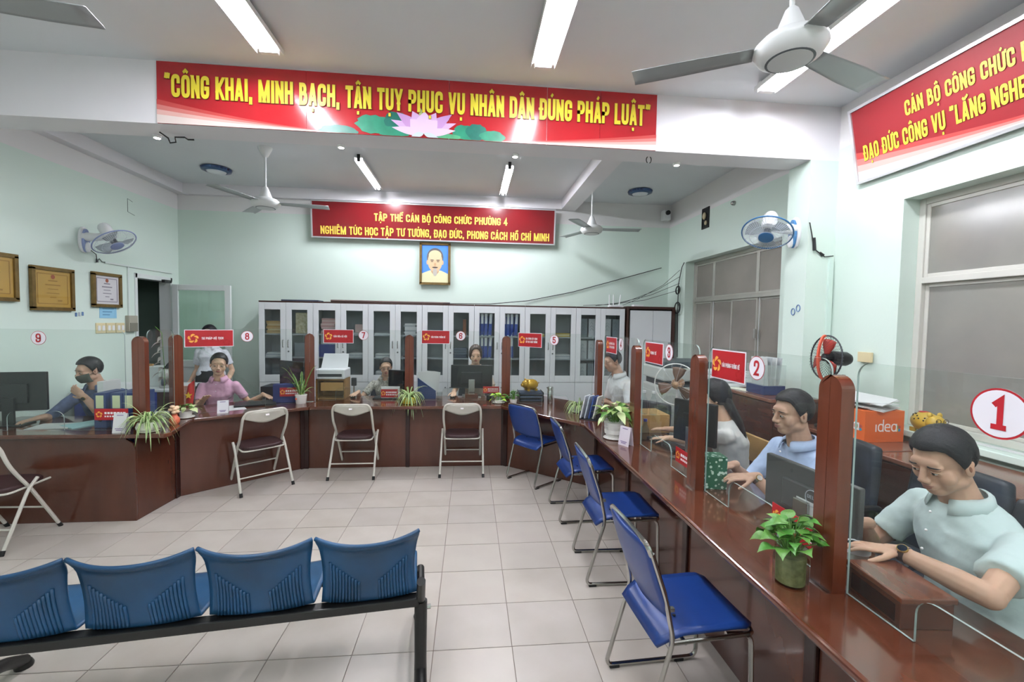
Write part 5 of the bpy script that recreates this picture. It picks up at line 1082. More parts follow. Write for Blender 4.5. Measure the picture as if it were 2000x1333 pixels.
for i in range(9): lo = obj('petal', leaf_mesh('lance', pot_w), None, wl, loc=(0, 0, .36+.05*i), rot=(.3, .4, pi+(.5 if i % 2 else -.6))); lo.scale = (.1, .08, .1)
# eight
fl_ = thing('desk_flag', 'small red desk flag with a yellow star beside the woman in pink', 'flag', (-2.73, 4.6, CT)); obj('pole', MB().cyl((0, 0, 0), (0.01, 0, .36), .003, n=8), steel, fl_); obj('base', MB().lathe([(.03, 0), (.03, .008), (.01, .015)], n=18), steel, fl_)
obj('cloth', MB().grid([[Vector((.005-.03*u*(1+v)-.015*v, .012*sin(3*u+4*v), .34-.26*v-.03*u)) for u in [q/6*2 for q in range(7)]] for v in [w_/10 for w_ in range(11)]]), mat('flag_red', '#c2201f', .6), fl_, smooth=1, solid=.001)
def star(c, r, M, n=5): return flat([(c[0]+(r if i % 2 == 0 else r*.42)*cos(pi/2+pi*i/n), c[1]+(r if i % 2 == 0 else r*.42)*sin(pi/2+pi*i/n)) for i in range(2*n)], M)
st_ = MB().add(star((-.045, .18), .04, frame((0, -.016, 0), (1, 0, 0), (0, 0, 1))), [tuple(range(10))]); obj('star', st_, mat('star_yellow', '#f0c530', .5), fl_)
flat_paper('white sheet lying in front of the woman in pink', (-2.5, 4.86, CT), .21, .3, .6); thing_box('document_tray', 'flat black folder under the outstretched hand of the woman in pink', 'folder', (-2.36, 5.05, CT+.001), (.4, .24, .02), black_plastic, .45)
bb = thing_box('document_box', 'navy blue upright box with a red plate at window eight', 'box', (-2.07, 5.2, CT+.001), (.3, .1, .21), mat('box_navy', '#26306e', .4), radians(12))
name_plate((-2.035, 5.145, CT+.125), (.2, -1, 0), .2, .1, 'red name plate on the navy box at window eight')
wb = thing('wooden_stand', 'light wooden box stand under the white printer', 'box stand', (-1.66, 5.5, CT)); lw = MATS['light_wood']
obj('frame', MB().b2((-.17, -.12, 0), (.17, .12, .012)).b2((-.17, -.12, .225), (.17, .12, .24)).b2((-.17, -.12, .012), (-.155, .12, .225)).b2((.155, -.12, .012), (.17, .12, .225)).b2((-.155, .1, .012), (.155, .12, .225)), mat('bamboo', '#9a7440', .45, noise=.3, nscale=8, stretch=(1, 1, 6)), wb, bevel=.002); obj('front_panel', MB().b2((-.11, -.118, .1), (.15, -.11, .2)), lw, wb)
pr = thing('printer', 'white desktop printer on the wooden stand at window seven', 'printer', (-1.66, 5.5, CT+.241)); obj('body', MB().b2((-.17, -.14, 0), (.17, .14, .12)), lam, pr, bevel=.015); obj('paper_tray', MB().prism([(-.16, 0), (.16, 0), (.15, .19), (-.15, .19)], (0, .05, .12), (1, 0, 0), Vector((0, .5, 1)).normalized(), (0, .008, 0)), lam, pr, bevel=.004); obj('output_slot', MB().b2((-.14, -.142, .03), (.14, -.138, .065)), dark_grey, pr)
mgc = thing('tape_dispenser', 'small black clamp lamp beside the printer stand', 'desk tool', (-1.44, 5.6, CT)); obj('body', MB().b2((-.03, -.02, .13), (.03, .02, .23)), dark_grey, mgc, bevel=.006); obj('post', MB().cyl((0, 0, 0), (0, 0, .14), .008), steel, mgc)
cd7 = thing_box('display_card', 'white landscape card with red plate at window seven', 'card', (-.95, 5.36, CT+.001), (.22, .012, .155), pap[0], 0, .001); name_plate((-.96, 5.35, CT+.075), (0, -1, 0), .2, .1, 'red name plate on the white card at window seven')
fo = thing('file_holder', 'navy slotted file holder full of white papers at window six', 'file holder', (-.5, 5.42, CT)); obj('holder', MB().prism([(-.13, 0), (.09, 0), (.09, .1), (-.13, .26)], (0, 0, 0), (1, 0, 0), (0, 0, 1), (0, .08, 0)), mat('holder_navy', '#243a6b', .4), fo, bevel=.003)
for i in range(5): obj('paper', MB().box((-.02+.012*i, -.02+.012*i, .2), (.2, .002, .27), Matrix.Rotation(.05*i-.08, 3, 'Y')), pap[0], fo)
cu = thing('drinking_glass', 'small clear drinking glass beside the navy file holder', 'glass', (-.36, 5.34, CT)); obj('glass', MB().lathe([(.03, 0), (.035, .09), (.033, .09), (.028, .006), (0, .006)], n=20), clear_glass('cup_glass', '#f8fafa', .8), cu, smooth=40)
name_plate((.27, 5.37, CT+.115), (0, -1, 0), .2, .085, 'red name plate beside the monitor at window six'); thing_box('name_plate_stand', 'small stand holding the name plate at window six', 'stand', (.27, 5.385, CT+.001), (.1, .01, .1), steel)
sp_ = thing_box('speaker', 'small black desk speaker by the lime plant', 'speaker', (.24, 5.3, CT+.001), (.06, .06, .07), black_plastic, 0, .01)
tr = thing('document_tray', 'black tray stack under the gold piggy bank at window five', 'tray', (.75, 5.3, CT))
for i in range(3): obj('tray', MB().b2((-.15, -.12, .04*i), (.15, .12, .04*i+.008)).b2((-.15, -.12, .04*i), (-.142, .12, .04*i+.034)).b2((.142, -.12, .04*i), (.15, .12, .04*i+.034)), mat('tray_black', '#1c2127', .35), tr, bevel=.002); obj('papers', MB().b2((-.135, -.11, .04*i+.009), (.135, .11, .04*i+.026)), dk[i % 2], tr)
gold_pig = mat('gold_ceramic', '#c79a2e', .25, metal=.35, noise=.2, nscale=10); blk_ink = mat('paint_black', '#2a2218', .5)
def piggy(label, c, rz, s, m, painted=False):
    e = thing('piggy_bank', label, 'piggy bank', c, rz); body = MB().ell((0, 0, .5*s), (.62*s, .45*s, .45*s), n=24, m=16); obj('body', body, m, e, smooth=1)
    hd = obj('head', MB().ell((.5*s, 0, .55*s), (.34*s, .36*s, .34*s), n=20, m=14), m, e, smooth=1); obj('snout', MB().tube([(.75*s, 0, .5*s), (.9*s, 0, .5*s)], [.15*s, .13*s], 16), m, hd, smooth=40)
    for t in (-1, 1):
        obj('ear', MB().ell((.45*s, t*.2*s, .88*s), (.08*s, .1*s, .13*s)), m, hd, smooth=1); obj('eye', MB().ell((.76*s, t*.15*s, .66*s), .035*s), blk_ink, hd, smooth=1)
        for x in (-.35, .35): obj('foot', MB().tube([(x*s, t*.22*s, .18*s), (x*s, t*.24*s, 0)], [.14*s, .12*s], 12), m, e, smooth=40)
    obj('tail', MB().tube([(-.6*s, 0, .55*s), (-.7*s, .04*s, .6*s), (-.68*s, 0, .68*s)], .03*s, 6), m, e)
    if painted:
        r_ = random.Random(2)
        for i in range(11):
            a, b = r_.uniform(-1.3, -.2), r_.uniform(-2.6, -.9); d = Vector((cos(b)*cos(a), sin(b)*cos(a), -sin(a))); p = Vector((d.x*.62*s, d.y*.45*s, .5*s+d.z*.45*s)); obj('spot', MB().ell(p, (.035*s, .035*s, .035*s), n=8, m=6), blk_ink, e)
        for t in (-1, 1): obj('painted_glasses', MB().tube([(.83*s+.0*a, t*.15*s+.1*s*cos(a), .68*s+.1*s*sin(a)) for a in [2*pi*i/16 for i in range(16)]], .012*s, 5, closed=True), blk_ink, hd)
        obj('red_badge', MB().ell((-.1*s, 0, .93*s), (.2*s, .2*s, .04*s)), red_p, e, smooth=1)
    return e
piggy('plain shiny gold piggy bank on the black tray stack', (.76, 5.3, CT+.118), radians(200), .15, gold_pig)
piggy('gold spotted piggy bank with painted glasses on the window sill', (3.17, 2.72, .97), radians(-100), .155, mat('gold_matte', '#c9a640', .35, noise=.15, nscale=8), True)
flk = thing('vacuum_flask', 'slim brushed steel flask standing at window five', 'flask', (.96, 5.08, CT)); obj('body', MB().lathe([(.032, 0), (.034, .005), (.034, .15), (.031, .155), (.031, .158), (.034, .16), (.034, .19), (.03, .2), (0, .201)], n=24), steel, flk, smooth=40)
br = thing('brochure_rack', 'clear rack of leaning brochures beside window four', 'brochure rack', (1.2, 4.22, CT), radians(-40)); obj('rack', MB().b2((-.09, -.05, 0), (.09, .09, .006)).b2((-.09, -.05, .006), (-.086, .09, .08)).b2((.086, -.05, .006), (.09, .09, .08)), dark_grey, br)
for i, c_ in enumerate(('#dfe3e8', '#c9d3df', '#3f5a9a', '#e6e6e2')): obj('brochure', MB().box((-.055+.04*i, .01+.012*i, .125), (.012, .12, .23), Matrix.Rotation(.22, 3, 'Y')), mat('brochure_%d' % i, c_, .4, noise=.3, nscale=25), br)
item('document_box', 'brown cardboard carton behind the ribbed plant pot', 'box', (1.62, 3.82, CT+.001), (.3, .3, .16), mat('cardboard', '#a8834f', .7, noise=.1, nscale=9))
for i, (x, y) in enumerate(((1.55, 3.72), (1.62, 3.68))):
    bt = thing('plastic_bottle', ('taller', 'shorter')[i]+' clear plastic bottle on the carton at window four', 'bottle', (x, y, CT+.162)); obj('bottle', MB().lathe([(.03, 0), (.033, .02), (.033, .12), (.013, .17), (.013, .19)], n=16), clear_glass('bottle_plastic', '#f6f9fa', .8), bt, smooth=40); obj('cap', MB().cyl((0, 0, .19), (0, 0, .21), .015, n=12), lam, bt)
ph_ = thing('water_bottle', 'small blue water bottle beside the hands at window three', 'bottle', (1.45, 3.44, CT)); obj('bottle', MB().lathe([(.03, 0), (.032, .1), (.015, .14), (.015, .16)], n=16), clear_glass('bottle_blue', '#d3e2f5', .8), ph_, smooth=40); obj('cap', MB().cyl((0, 0, .16), (0, 0, .18), .016, n=12), bind_blue, ph_)  # blue water bottle with its cap
# copier, pedestal fan, trays
cp = thing('photocopier', 'bulky pale grey photocopier behind window three', 'photocopier', (2.5, 5.0, 0)); cpm = mat('copier_grey', '#b9bdb8', .45)
obj('body', MB().b2((-.32, -.3, 0), (.32, .3, .98)), cpm, cp, bevel=.02); obj('upper_unit', MB().b2((-.32, -.3, 1.05), (.32, .3, 1.2)), cpm, cp, bevel=.02); obj('lid', MB().b2((-.3, -.28, 1.2), (.3, .28, 1.27)), mat('copier_dark', '#3f474e', .4), cp, bevel=.01); obj('output_bay', MB().b2((-.28, -.25, .98), (.3, .28, 1.05)), dark_grey, cp)
for z in (.3, .55, .8): obj('paper_drawer', MB().b2((-.328, -.28, z-.1), (-.32, .28, z+.1)).b2((-.28, -.308, z-.1), (.28, -.3, z+.1)), cpm, cp, bevel=.003)
pf = thing('desk_fan', 'white-rimmed fan with brown blades behind window three', 'fan', (1.98, 4.0, 0))
def round_fan(e, c, face, R, rim, bladem, hubm, wires=36, gm=wire_m, back=True):
    c, face = Vector(c), Vector(face).normalized(); Rq = face.to_track_quat('Z', 'Y').to_matrix(); u, v = Rq @ Vector((1, 0, 0)), Rq @ Vector((0, 1, 0)); g = MB()
    for k in range(wires):
        a = 2*pi*k/wires; d = u*cos(a)+v*sin(a); g.tube([c+face*.05+d*.03, c+face*.048+d*R*.6, c+face*.025+d*R*.92, c+d*R], .0011, 4, caps=False); g.tube([c-face*.05+d*.04, c-face*.045+d*R*.6, c-face*.02+d*R*.93, c+d*R], .0011, 4, caps=False)
    obj('guard', g, gm, e); obj('guard_rim', MB().tube([c+(u*cos(a)+v*sin(a))*R for a in [2*pi*i/36 for i in range(36)]], .006, 6, closed=True), rim, e, smooth=1)
    for k in range(3):
        a0 = 2*pi*k/3+1.4; rows = [[c+(u*cos(a0+b)+v*sin(a0+b))*(.02+(R*.85-.02)*i/6)+face*(.016*(q-2)/2) for q, b in enumerate([(-.36+.18*q)*(.5+.7*sin(pi*min(1, i/5)*.7)) for q in range(5)])] for i in range(7)]
        obj('blade', MB().grid(rows), bladem, e, smooth=1, solid=.002)
    obj('blade_hub', MB().lathe([(.028, -.03), (.03, .02), (0, .04)], c, 14, R=Rq), hubm, e, smooth=40); obj('motor', MB().lathe([(.05, .02), (.055, 0), (.055, -.1), (.04, -.13), (0, -.135)], c-face*.05, 18, R=Rq), hubm, e, smooth=40)
round_fan(pf, (0, 0, 1.12), (-.6, -.8, 0), .2, white_metal, mat('fan_blade_brown', '#6e5548', .4), mat('fan_hub_tan', '#b08a6a', .4), 14)
obj('stand_pole', MB().cyl((.04, .05, .02), (.04, .05, 1.08), .012), white_metal, pf, smooth=40); obj('base', MB().lathe([(.17, 0), (.17, .015), (.06, .04), (0, .045)], (.04, .05, 0), 24), white_metal, pf, smooth=40)
# gift box, cup, wooden box at the near windows
gf = mat('gift_paper', '#2f6b52', .3, noise=.1, nscale=4); nt = gf.node_tree; vo = nt.nodes.new('ShaderNodeTexVoronoi'); vo.inputs['Scale'].default_value = 42; tc_ = nt.nodes.new('ShaderNodeTexCoord'); nt.links.new(tc_.outputs['Object'], vo.inputs['Vector'])
rp_ = nt.nodes.new('ShaderNodeValToRGB'); rp_.color_ramp.elements[0].position = .3; rp_.color_ramp.elements[0].color = rgb('#cfe3d6'); rp_.color_ramp.elements[1].position = .36; rp_.color_ramp.elements[1].color = rgb('#2c6a50'); nt.links.new(vo.outputs['Distance'], rp_.inputs[0]); nt.links.new(rp_.outputs[0], nt.nodes['Principled BSDF'].inputs['Base Color'])
item('gift_box', 'green gift box printed with white flowers behind window two', 'box', (1.45, 2.44, CT+.001), (.13, .11, .19), gf, radians(-8))
wbx = thing('wooden_box', 'low red-brown wooden box with a thick lid behind window one', 'box', (1.475, 1.325, CT), radians(-6)); obj('body', MB().b2((-.085, -.11, 0), (.085, .11, .085)), mat('box_wood', '#5b3023', .25, noise=.3, nscale=6, stretch=(1, 8, 1), coat=.3, col2='#48241b'), wbx, bevel=.003); obj('lid', MB().b2((-.091, -.117, .086), (.091, .117, .106)), mat('box_lid_wood', '#6e3f2e', .2, noise=.25, nscale=5, stretch=(8, 1, 1), coat=.4), wbx, bevel=.004); obj('inset_panel', MB().b2((-.088, -.09, .015), (-.0852, .09, .07)), wood_dark, wbx)
cpw = thing('lidded_cup', 'white lidded cup under the hand of the man at window one', 'cup', (1.55, 1.565, CT)); obj('cup', MB().lathe([(.03, 0), (.036, .005), (.043, .075), (.041, .075)], n=24), clear_glass('cup_clear', '#f4f8f7', .8, haze=.3), cpw, smooth=40); obj('lid', MB().lathe([(.047, .07), (.047, .092), (.044, .098), (0, .098)], n=28), lam, cpw, smooth=40); obj('lid_print', MB().lathe([(.012, .0986), (.03, .0986)], n=24), mat('print_teal', '#9ec3d2', .5), cpw)
name_plate((1.362, 1.68, CT+.125), (-1, 0, 0), .24, .1, 'red name plate on the glass behind the pothos jar')
# ================================================================ low cabinets at the right wall and what stands on them
cabw = mat('cabinet_wood', '#4d2a22', .25, noise=.3, nscale=4, stretch=(1, 1, 6), coat=.3, col2='#3d1f19'); cabt = mat('cabinet_top_wood', '#7c5040', .22, noise=.2, nscale=4, stretch=(1, 6, 1), coat=.3)
def low_cab(label, x0, x1, y0, y1, h, nd):
    e = thing('low_cabinet', label, 'cabinet', ((x0+x1)/2, (y0+y1)/2, 0)); X, Y_ = (x1-x0)/2, (y1-y0)/2
    obj('body', MB().b2((-X+.02, -Y_, 0), (X, Y_, h-.03)), cabw, e); obj('top', MB().b2((-X-.01, -Y_, h-.03), (X, Y_, h)), cabt, e, bevel=.006); w = 2*Y_/nd
    for i in range(nd):
        d = obj('door', MB().b2((-X, -Y_+w*i+.003, .06), (-X+.02, -Y_+w*(i+1)-.003, h-.04)), cabw, e, bevel=.003); yh = -Y_+w*(i+1)-.03 if i % 2 == 0 else -Y_+w*i+.03
        obj('handle', MB().tube(fillet([(-X, yh, h*.62), (-X-.03, yh, h*.64), (-X-.03, yh, h*.76), (-X, yh, h*.78)], .03), .006, 8), steel, d, smooth=40)
low_cab('near low brown cabinet under the window beside the man at window one', 2.6, 3.1, .5, 2.52, .9, 4); low_cab('middle low brown cabinet carrying the orange carton', 2.68, 3.1, 2.54, 3.28, .9, 2); low_cab('taller far brown cabinet with curved handles behind the man at window two', 2.45, 2.9, 3.3, 4.55, 1.1, 2)
ob_ = thing('paper_carton', 'orange printed paper carton heaped with white sheets', 'carton', (2.88, 2.88, .9)); orange = mat('carton_orange', '#d9652e', .5)
obj('carton', MB().b2((-.15, -.14, 0), (.15, .14, .22)), orange, ob_, bevel=.002); MO = frame((-.151, 0, 0), (0, -1, 0), (0, 0, 1))
tm_, wd_ = text_mesh('idea', .1, 0, .06); tm_.v = [(x*.1-.15, y*.085+.075, .0006+.0001*_) for x, y, _ in tm_.v]; MO2 = frame((-.14, -.1406, 0), (1, 0, 0), (0, 0, 1))
tm2 = MB(); tm2.v = [(p[0]*.9+.2, p[1], p[2]) for p in tm_.v]; tm2.f = tm_.f; tm2.m = tm_.m; obj('lettering', tm2.xf(MO2), white_p, ob_)
tm3 = MB(); tm3.v = list(tm_.v); tm3.v = [(p[0]+.06, p[1], p[2]) for p in tm_.v]; tm3.f = tm_.f; tm3.m = tm_.m; obj('lettering', tm3.xf(MO), white_p, ob_)
for i, c_ in enumerate(('#d9b93a', '#3f8fb0', '#6fa050', '#b0524a')): obj('logo_piece', MB().ell((.095+.018*(i % 2), -.1405, .085+.022*(i//2)), (.011, .001, .011)), mat('logo_%d' % i, c_, .5), ob_); obj('logo_piece', MB().ell((-.1505, -.09-.018*(i % 2), .085+.022*(i//2)), (.001, .011, .011)), mat('logo_%d' % i, c_, .5), ob_)
for i in range(6): obj('loose_sheet', MB().box((.02*sin(i*2), .02*cos(i*3), .225+.012*i), (.26, .24, .006), Euler((.12*sin(i), .1*cos(i*2), i*.4)).to_matrix()), pap[0], ob_)
df = thing('desk_fan', 'black desk fan with a red band on its guard behind the largest post', 'fan', (2.78, 3.12, .9)); round_fan(df, (-.03, 0, .56), (-.92, .1, .05), .17, dark_grey, mat('fan_blade_red', '#a83a30', .4), black_plastic, 40, mat('guard_dark', '#4a4d50', .3, metal=.5))
obj('guard_band', MB().tube([Vector((-.03, 0, .56))+Vector((-.055*cos(a)-.012, 0, .0))+Vector((0, .17*sin(a)*.0, 0))+Vector((0, 0, .17*sin(a))) for a in [pi*(i/14-.5) for i in range(15)]], .011, 4), mat('band_red', '#d2573f', .4), df); obj('stand', MB().cyl((.04, 0, .02), (.04, 0, .52), .018), black_plastic, df, smooth=40); obj('base', MB().lathe([(.11, 0), (.11, .02), (.05, .04), (0, .045)], (.04, 0, 0), 24), black_plastic, df, smooth=40)
fh = thing('file_holder', 'clear upright file holder with navy base on the far brown cabinet', 'file holder', (2.62, 3.62, 1.1)); obj('base', MB().b2((-.1, -.12, 0), (.1, .12, .08)), mat('holder_ink', '#20305c', .4), fh, bevel=.004); obj('clear_side', MB().b2((-.1, -.12, .08), (-.097, .12, .26)).b2((-.1, -.12, .08), (.1, -.117, .26)), clear_glass('holder_clear', '#f6fafa', .7, haze=.25), fh)
for i in range(4): obj('document', MB().box((-.06+.04*i, 0, .19), (.012, .2, .26), Matrix.Rotation(.05*i-.06, 3, 'Y')), pap[i % 2], fh)
for i in range(3): item('paper_tray', ('lowest', 'middle', 'topmost')[i]+' white paper tray stacked on the far brown cabinet', 'tray', (2.62, 4.15, 1.101+.045*i), (.3, .4, .04), lam, .05*i, 'white paper trays', .008)
flat_paper('loose white papers on the stacked trays', (2.6, 4.12, 1.237), .21, .3, .3, n=8, name='paper_stack', cat='papers'); flat_paper('pale yellow sheet on the far brown cabinet beside the trays', (2.55, 3.85, 1.1), .12, .25, .2, mat('paper_cream', '#dfe0d0', .6))
flat_paper('strip of white paper lying on the window sill', (XR+.05, 2.2, .97), .06, .7, 0, n=2)
item('wall_socket', 'small cream socket plate on the wall above the black desk fan', 'socket', (3.16, 3.2, 1.42), (.02, .12, .08), sw_m, 0)
# ================================================================ office chairs behind the counters
ch_m = mat('office_black', '#1c1f25', .45, noise=.3, nscale=8, col2='#2b3440')
def office_chair(label, c, rz, back_h=.5, bz=.5, leather=True, w=.46):
    e = thing('office_chair', label, 'chair', c, rz, 'chairs behind the counters')     # faces +y
    obj('seat', MB().box((0, 0, .45), (w, .46, .08)), ch_m, e, bevel=.03, seg=3)
    rows = [[Vector(((j/5-1)*w/2*(1-.1*(i/7)**3), -.22-.06*i/7-.04*(1-(j/5-1)**2), bz+back_h*i/7)) for j in range(11)] for i in range(8)]
    obj('backrest', MB().grid(rows), ch_m, e, smooth=1, solid=.06, bevel=.02); obj('column', MB().cyl((0, 0, .06), (0, 0, .42), .03), black_plastic, e, smooth=40)
    for k in range(5): obj('base_leg', MB().tube([(0, 0, .1), (.26*cos(k*2*pi/5), .26*sin(k*2*pi/5), .06)], [.025, .018], 8), black_plastic, e, smooth=40); obj('caster', MB().ell((.26*cos(k*2*pi/5), .26*sin(k*2*pi/5), .03), (.03, .03, .03)), black_plastic, e, smooth=1)
    for s in (-1, 1): obj('armrest', MB().tube(fillet([(s*w*.52, -.15, .47), (s*w*.56, -.12, .66), (s*w*.56, .12, .66), (s*w*.52, .1, .47)], .05), .02, 8), black_plastic, e, smooth=40)
    return e
office_chair('black leather office chair under the man at window one', (1.98, 1.42, 0), radians(80)); office_chair('empty black leather chair back between windows one and two', (2.27, 1.98, 0), radians(95), .55, .42)
office_chair('dark office chair under the man in the blue shirt', (2.1, 2.5, 0), radians(90), .5, .5); office_chair('dark office chair of the woman in pink', (-2.93, 5.32, 0), radians(-140), .45, .46); office_chair('dark office chair of the woman with glasses', (-1.14, 5.92, 0), pi, .3, .46); office_chair('dark office chair of the woman at window six', (.07, 5.9, 0), pi, .3, .46)
office_chair('dark office chair of the masked man', (-3.68, 4.68, 0), pi, .35, .46); office_chair('dark office chair at window four', (1.85, 4.6, 0), radians(120), .35, .46)
wc = thing('wooden_chair', 'light wooden chair under the woman at window three', 'chair', (1.95, 3.02, 0), radians(90)); lwd = mat('beech', '#b18d5a', .4, noise=.2, nscale=6, stretch=(1, 8, 1))
obj('seat', MB().box((0, 0, .44), (.42, .42, .03)), lwd, wc, bevel=.006); obj('backrest', MB().box((0, -.22, .76), (.42, .025, .2)), lwd, wc, bevel=.006)
for x in (-1, 1):
    obj('leg', MB().tube([(x*.19, .19, 0), (x*.19, .18, .43)], .018), lwd, wc); obj('leg', MB().tube([(x*.19, -.21, 0), (x*.19, -.2, .44), (x*.19, -.22, .85)], .018), lwd, wc)
# ================================================================ people
skins = {'a': mat('skin_light', '#d6ad94', .5, spec=.35, noise=.06, nscale=20, sss=.08), 'b': mat('skin_tan', '#c8a089', .5, spec=.35, noise=.08, nscale=20, sss=.08), 'c': mat('skin_fair', '#e0b79c', .5, spec=.35, noise=.05, nscale=20, sss=.08)}
hair_black = mat('hair_black', '#15141a', .45, spec=.35, bump=.25, bscale=220); hair_brown = mat('hair_brown', '#3c2a20', .45, bump=.25, bscale=220)
eye_w = mat('eye_white', '#e6e0da', .25); iris = mat('iris_dark', '#1c120e', .2); lip = mat('lip_rose', '#a85f58', .45); lip_m = mat('lip_brown', '#9b665a', .5); ear_m = mat('ear_shade', '#8a5a46', .6)
def remesh(name, mb, vox, m, parent, it=4, disp=0, dsize=.12):
    me = mesh_of(name, mb, m); o = bpy.data.objects.new(name, me); COL.objects.link(o)
    r = o.modifiers.new('r', 'REMESH'); r.mode = 'VOXEL'; r.voxel_size = vox
    s = o.modifiers.new('s', 'SMOOTH'); s.factor = .5; s.iterations = it
    if disp:
        t = bpy.data.textures.new('folds', 'CLOUDS'); t.noise_scale = dsize; t.noise_depth = 2
        d = o.modifiers.new('d', 'DISPLACE'); d.texture = t; d.strength = disp; d.mid_level = .5; d.texture_coords = 'LOCAL'
    dg = bpy.context.evaluated_depsgraph_get(); n = bpy.data.meshes.new_from_object(o.evaluated_get(dg)); n.name = name
    bpy.data.objects.remove(o); bpy.data.meshes.remove(me)
    n.materials.clear(); n.materials.append(m); n.polygons.foreach_set('use_smooth', [True]*len(n.polygons))
    q = bpy.data.objects.new(name, n); COL.objects.link(q); q.parent = parent; return q
def loft(mb, rings, n=20):
    """rings: (centre, half-width vector, half-depth vector)"""
    vs = []
    for c, a, b in rings:
        for j in range(n):
            t = 2*pi*j/n; ct, st_ = cos(t), sin(t); vs.append(c+a*(abs(ct)**.85*(1 if ct >= 0 else -1))+b*(abs(st_)**.85*(1 if st_ >= 0 else -1)))
    k = len(rings); fs = [(i*n+j, i*n+(j+1) % n, (i+1)*n+(j+1) % n, (i+1)*n+j) for i in range(k-1) for j in range(n)]+[tuple(range(n-1, -1, -1)), tuple((k-1)*n+j for j in range(n))]
    return mb.add(vs, fs)
def ik(S, Wt, l1, l2, hint):
    d = Wt-S; L = min(d.length, (l1+l2)*.995); u = d.normalized(); a = (l1*l1-l2*l2+L*L)/(2*L); h = math.sqrt(max(1e-6, l1*l1-a*a))
    p = Vector(hint); p = p-u*p.dot(u); return S+u*a+p.normalized()*h, S+u*L
def hand(mb, wrist, fd, pn, s, side, curl=.35, spread=1.0):
    """fd finger direction, pn palm normal (towards what the palm faces), side +1 = thumb towards cross(fd,pn)"""
    fd = fd.normalized(); pn = (pn-fd*pn.dot(fd)).normalized(); sd = fd.cross(pn)*side
    R = Matrix((sd, fd, pn)).transposed(); kn = wrist+fd*.085*s
    mb.ell(wrist+fd*.045*s, (.04*s, .052*s, .016*s), R); mb.ell(wrist+fd*.07*s, (.041*s, .028*s, .014*s), R); mb.cap(wrist-fd*.02*s, wrist+fd*.03*s, .026*s, .024*s)
    for i, (off, l) in enumerate(((.031, .074), (.011, .083), (-.010, .077), (-.030, .06))):
        p = kn+sd*off*s-fd*abs(off)*.25*s; d = (fd+sd*off*1.6*spread).normalized(); rr = .0092*s
        for k, f in enumerate((.45, .32, .23)):
            q = p+d*(l*f*s); mb.cap(p, q, rr, rr*.92, 8); p = q; rr *= .92; d = (d+pn*curl*(.8+.5*k)).normalized()
    p = wrist+fd*.022*s+sd*.028*s; d = (fd*.75+sd*.75+pn*.25).normalized()
    for l, r0, r1 in ((.042, .0135, .0112), (.032, .0112, .0095), (.024, .0095, .0078)):
        q = p+d*(l*s); mb.cap(p, q, r0*s, r1*s, 8); p = q; d = (d*.8+fd*.45+pn*.15).normalized()
HL = {'short': [(0, 30), (30, 32), (46, 28), (58, 14), (68, -8), (76, -26), (88, -22), (96, -2), (104, 0), (112, -34), (140, -48), (180, -52)], 'tied': [(0, 38), (35, 33), (58, 10), (68, -14), (84, -22), (95, -14), (110, -34), (180, -48)],
      'bob': [(0, 41), (25, 36), (42, 12), (55, -30), (70, -62), (180, -66)], 'long': [(0, 40), (30, 36), (55, 8), (70, -30), (95, -50), (180, -62)]}
def hairline(st, az):
    P = HL[st]; az = abs(az)
    for (a, b), (c, d) in zip(P, P[1:]):
        if az <= c: return b+(d-b)*(az-a)/(c-a)
    return P[-1][1]
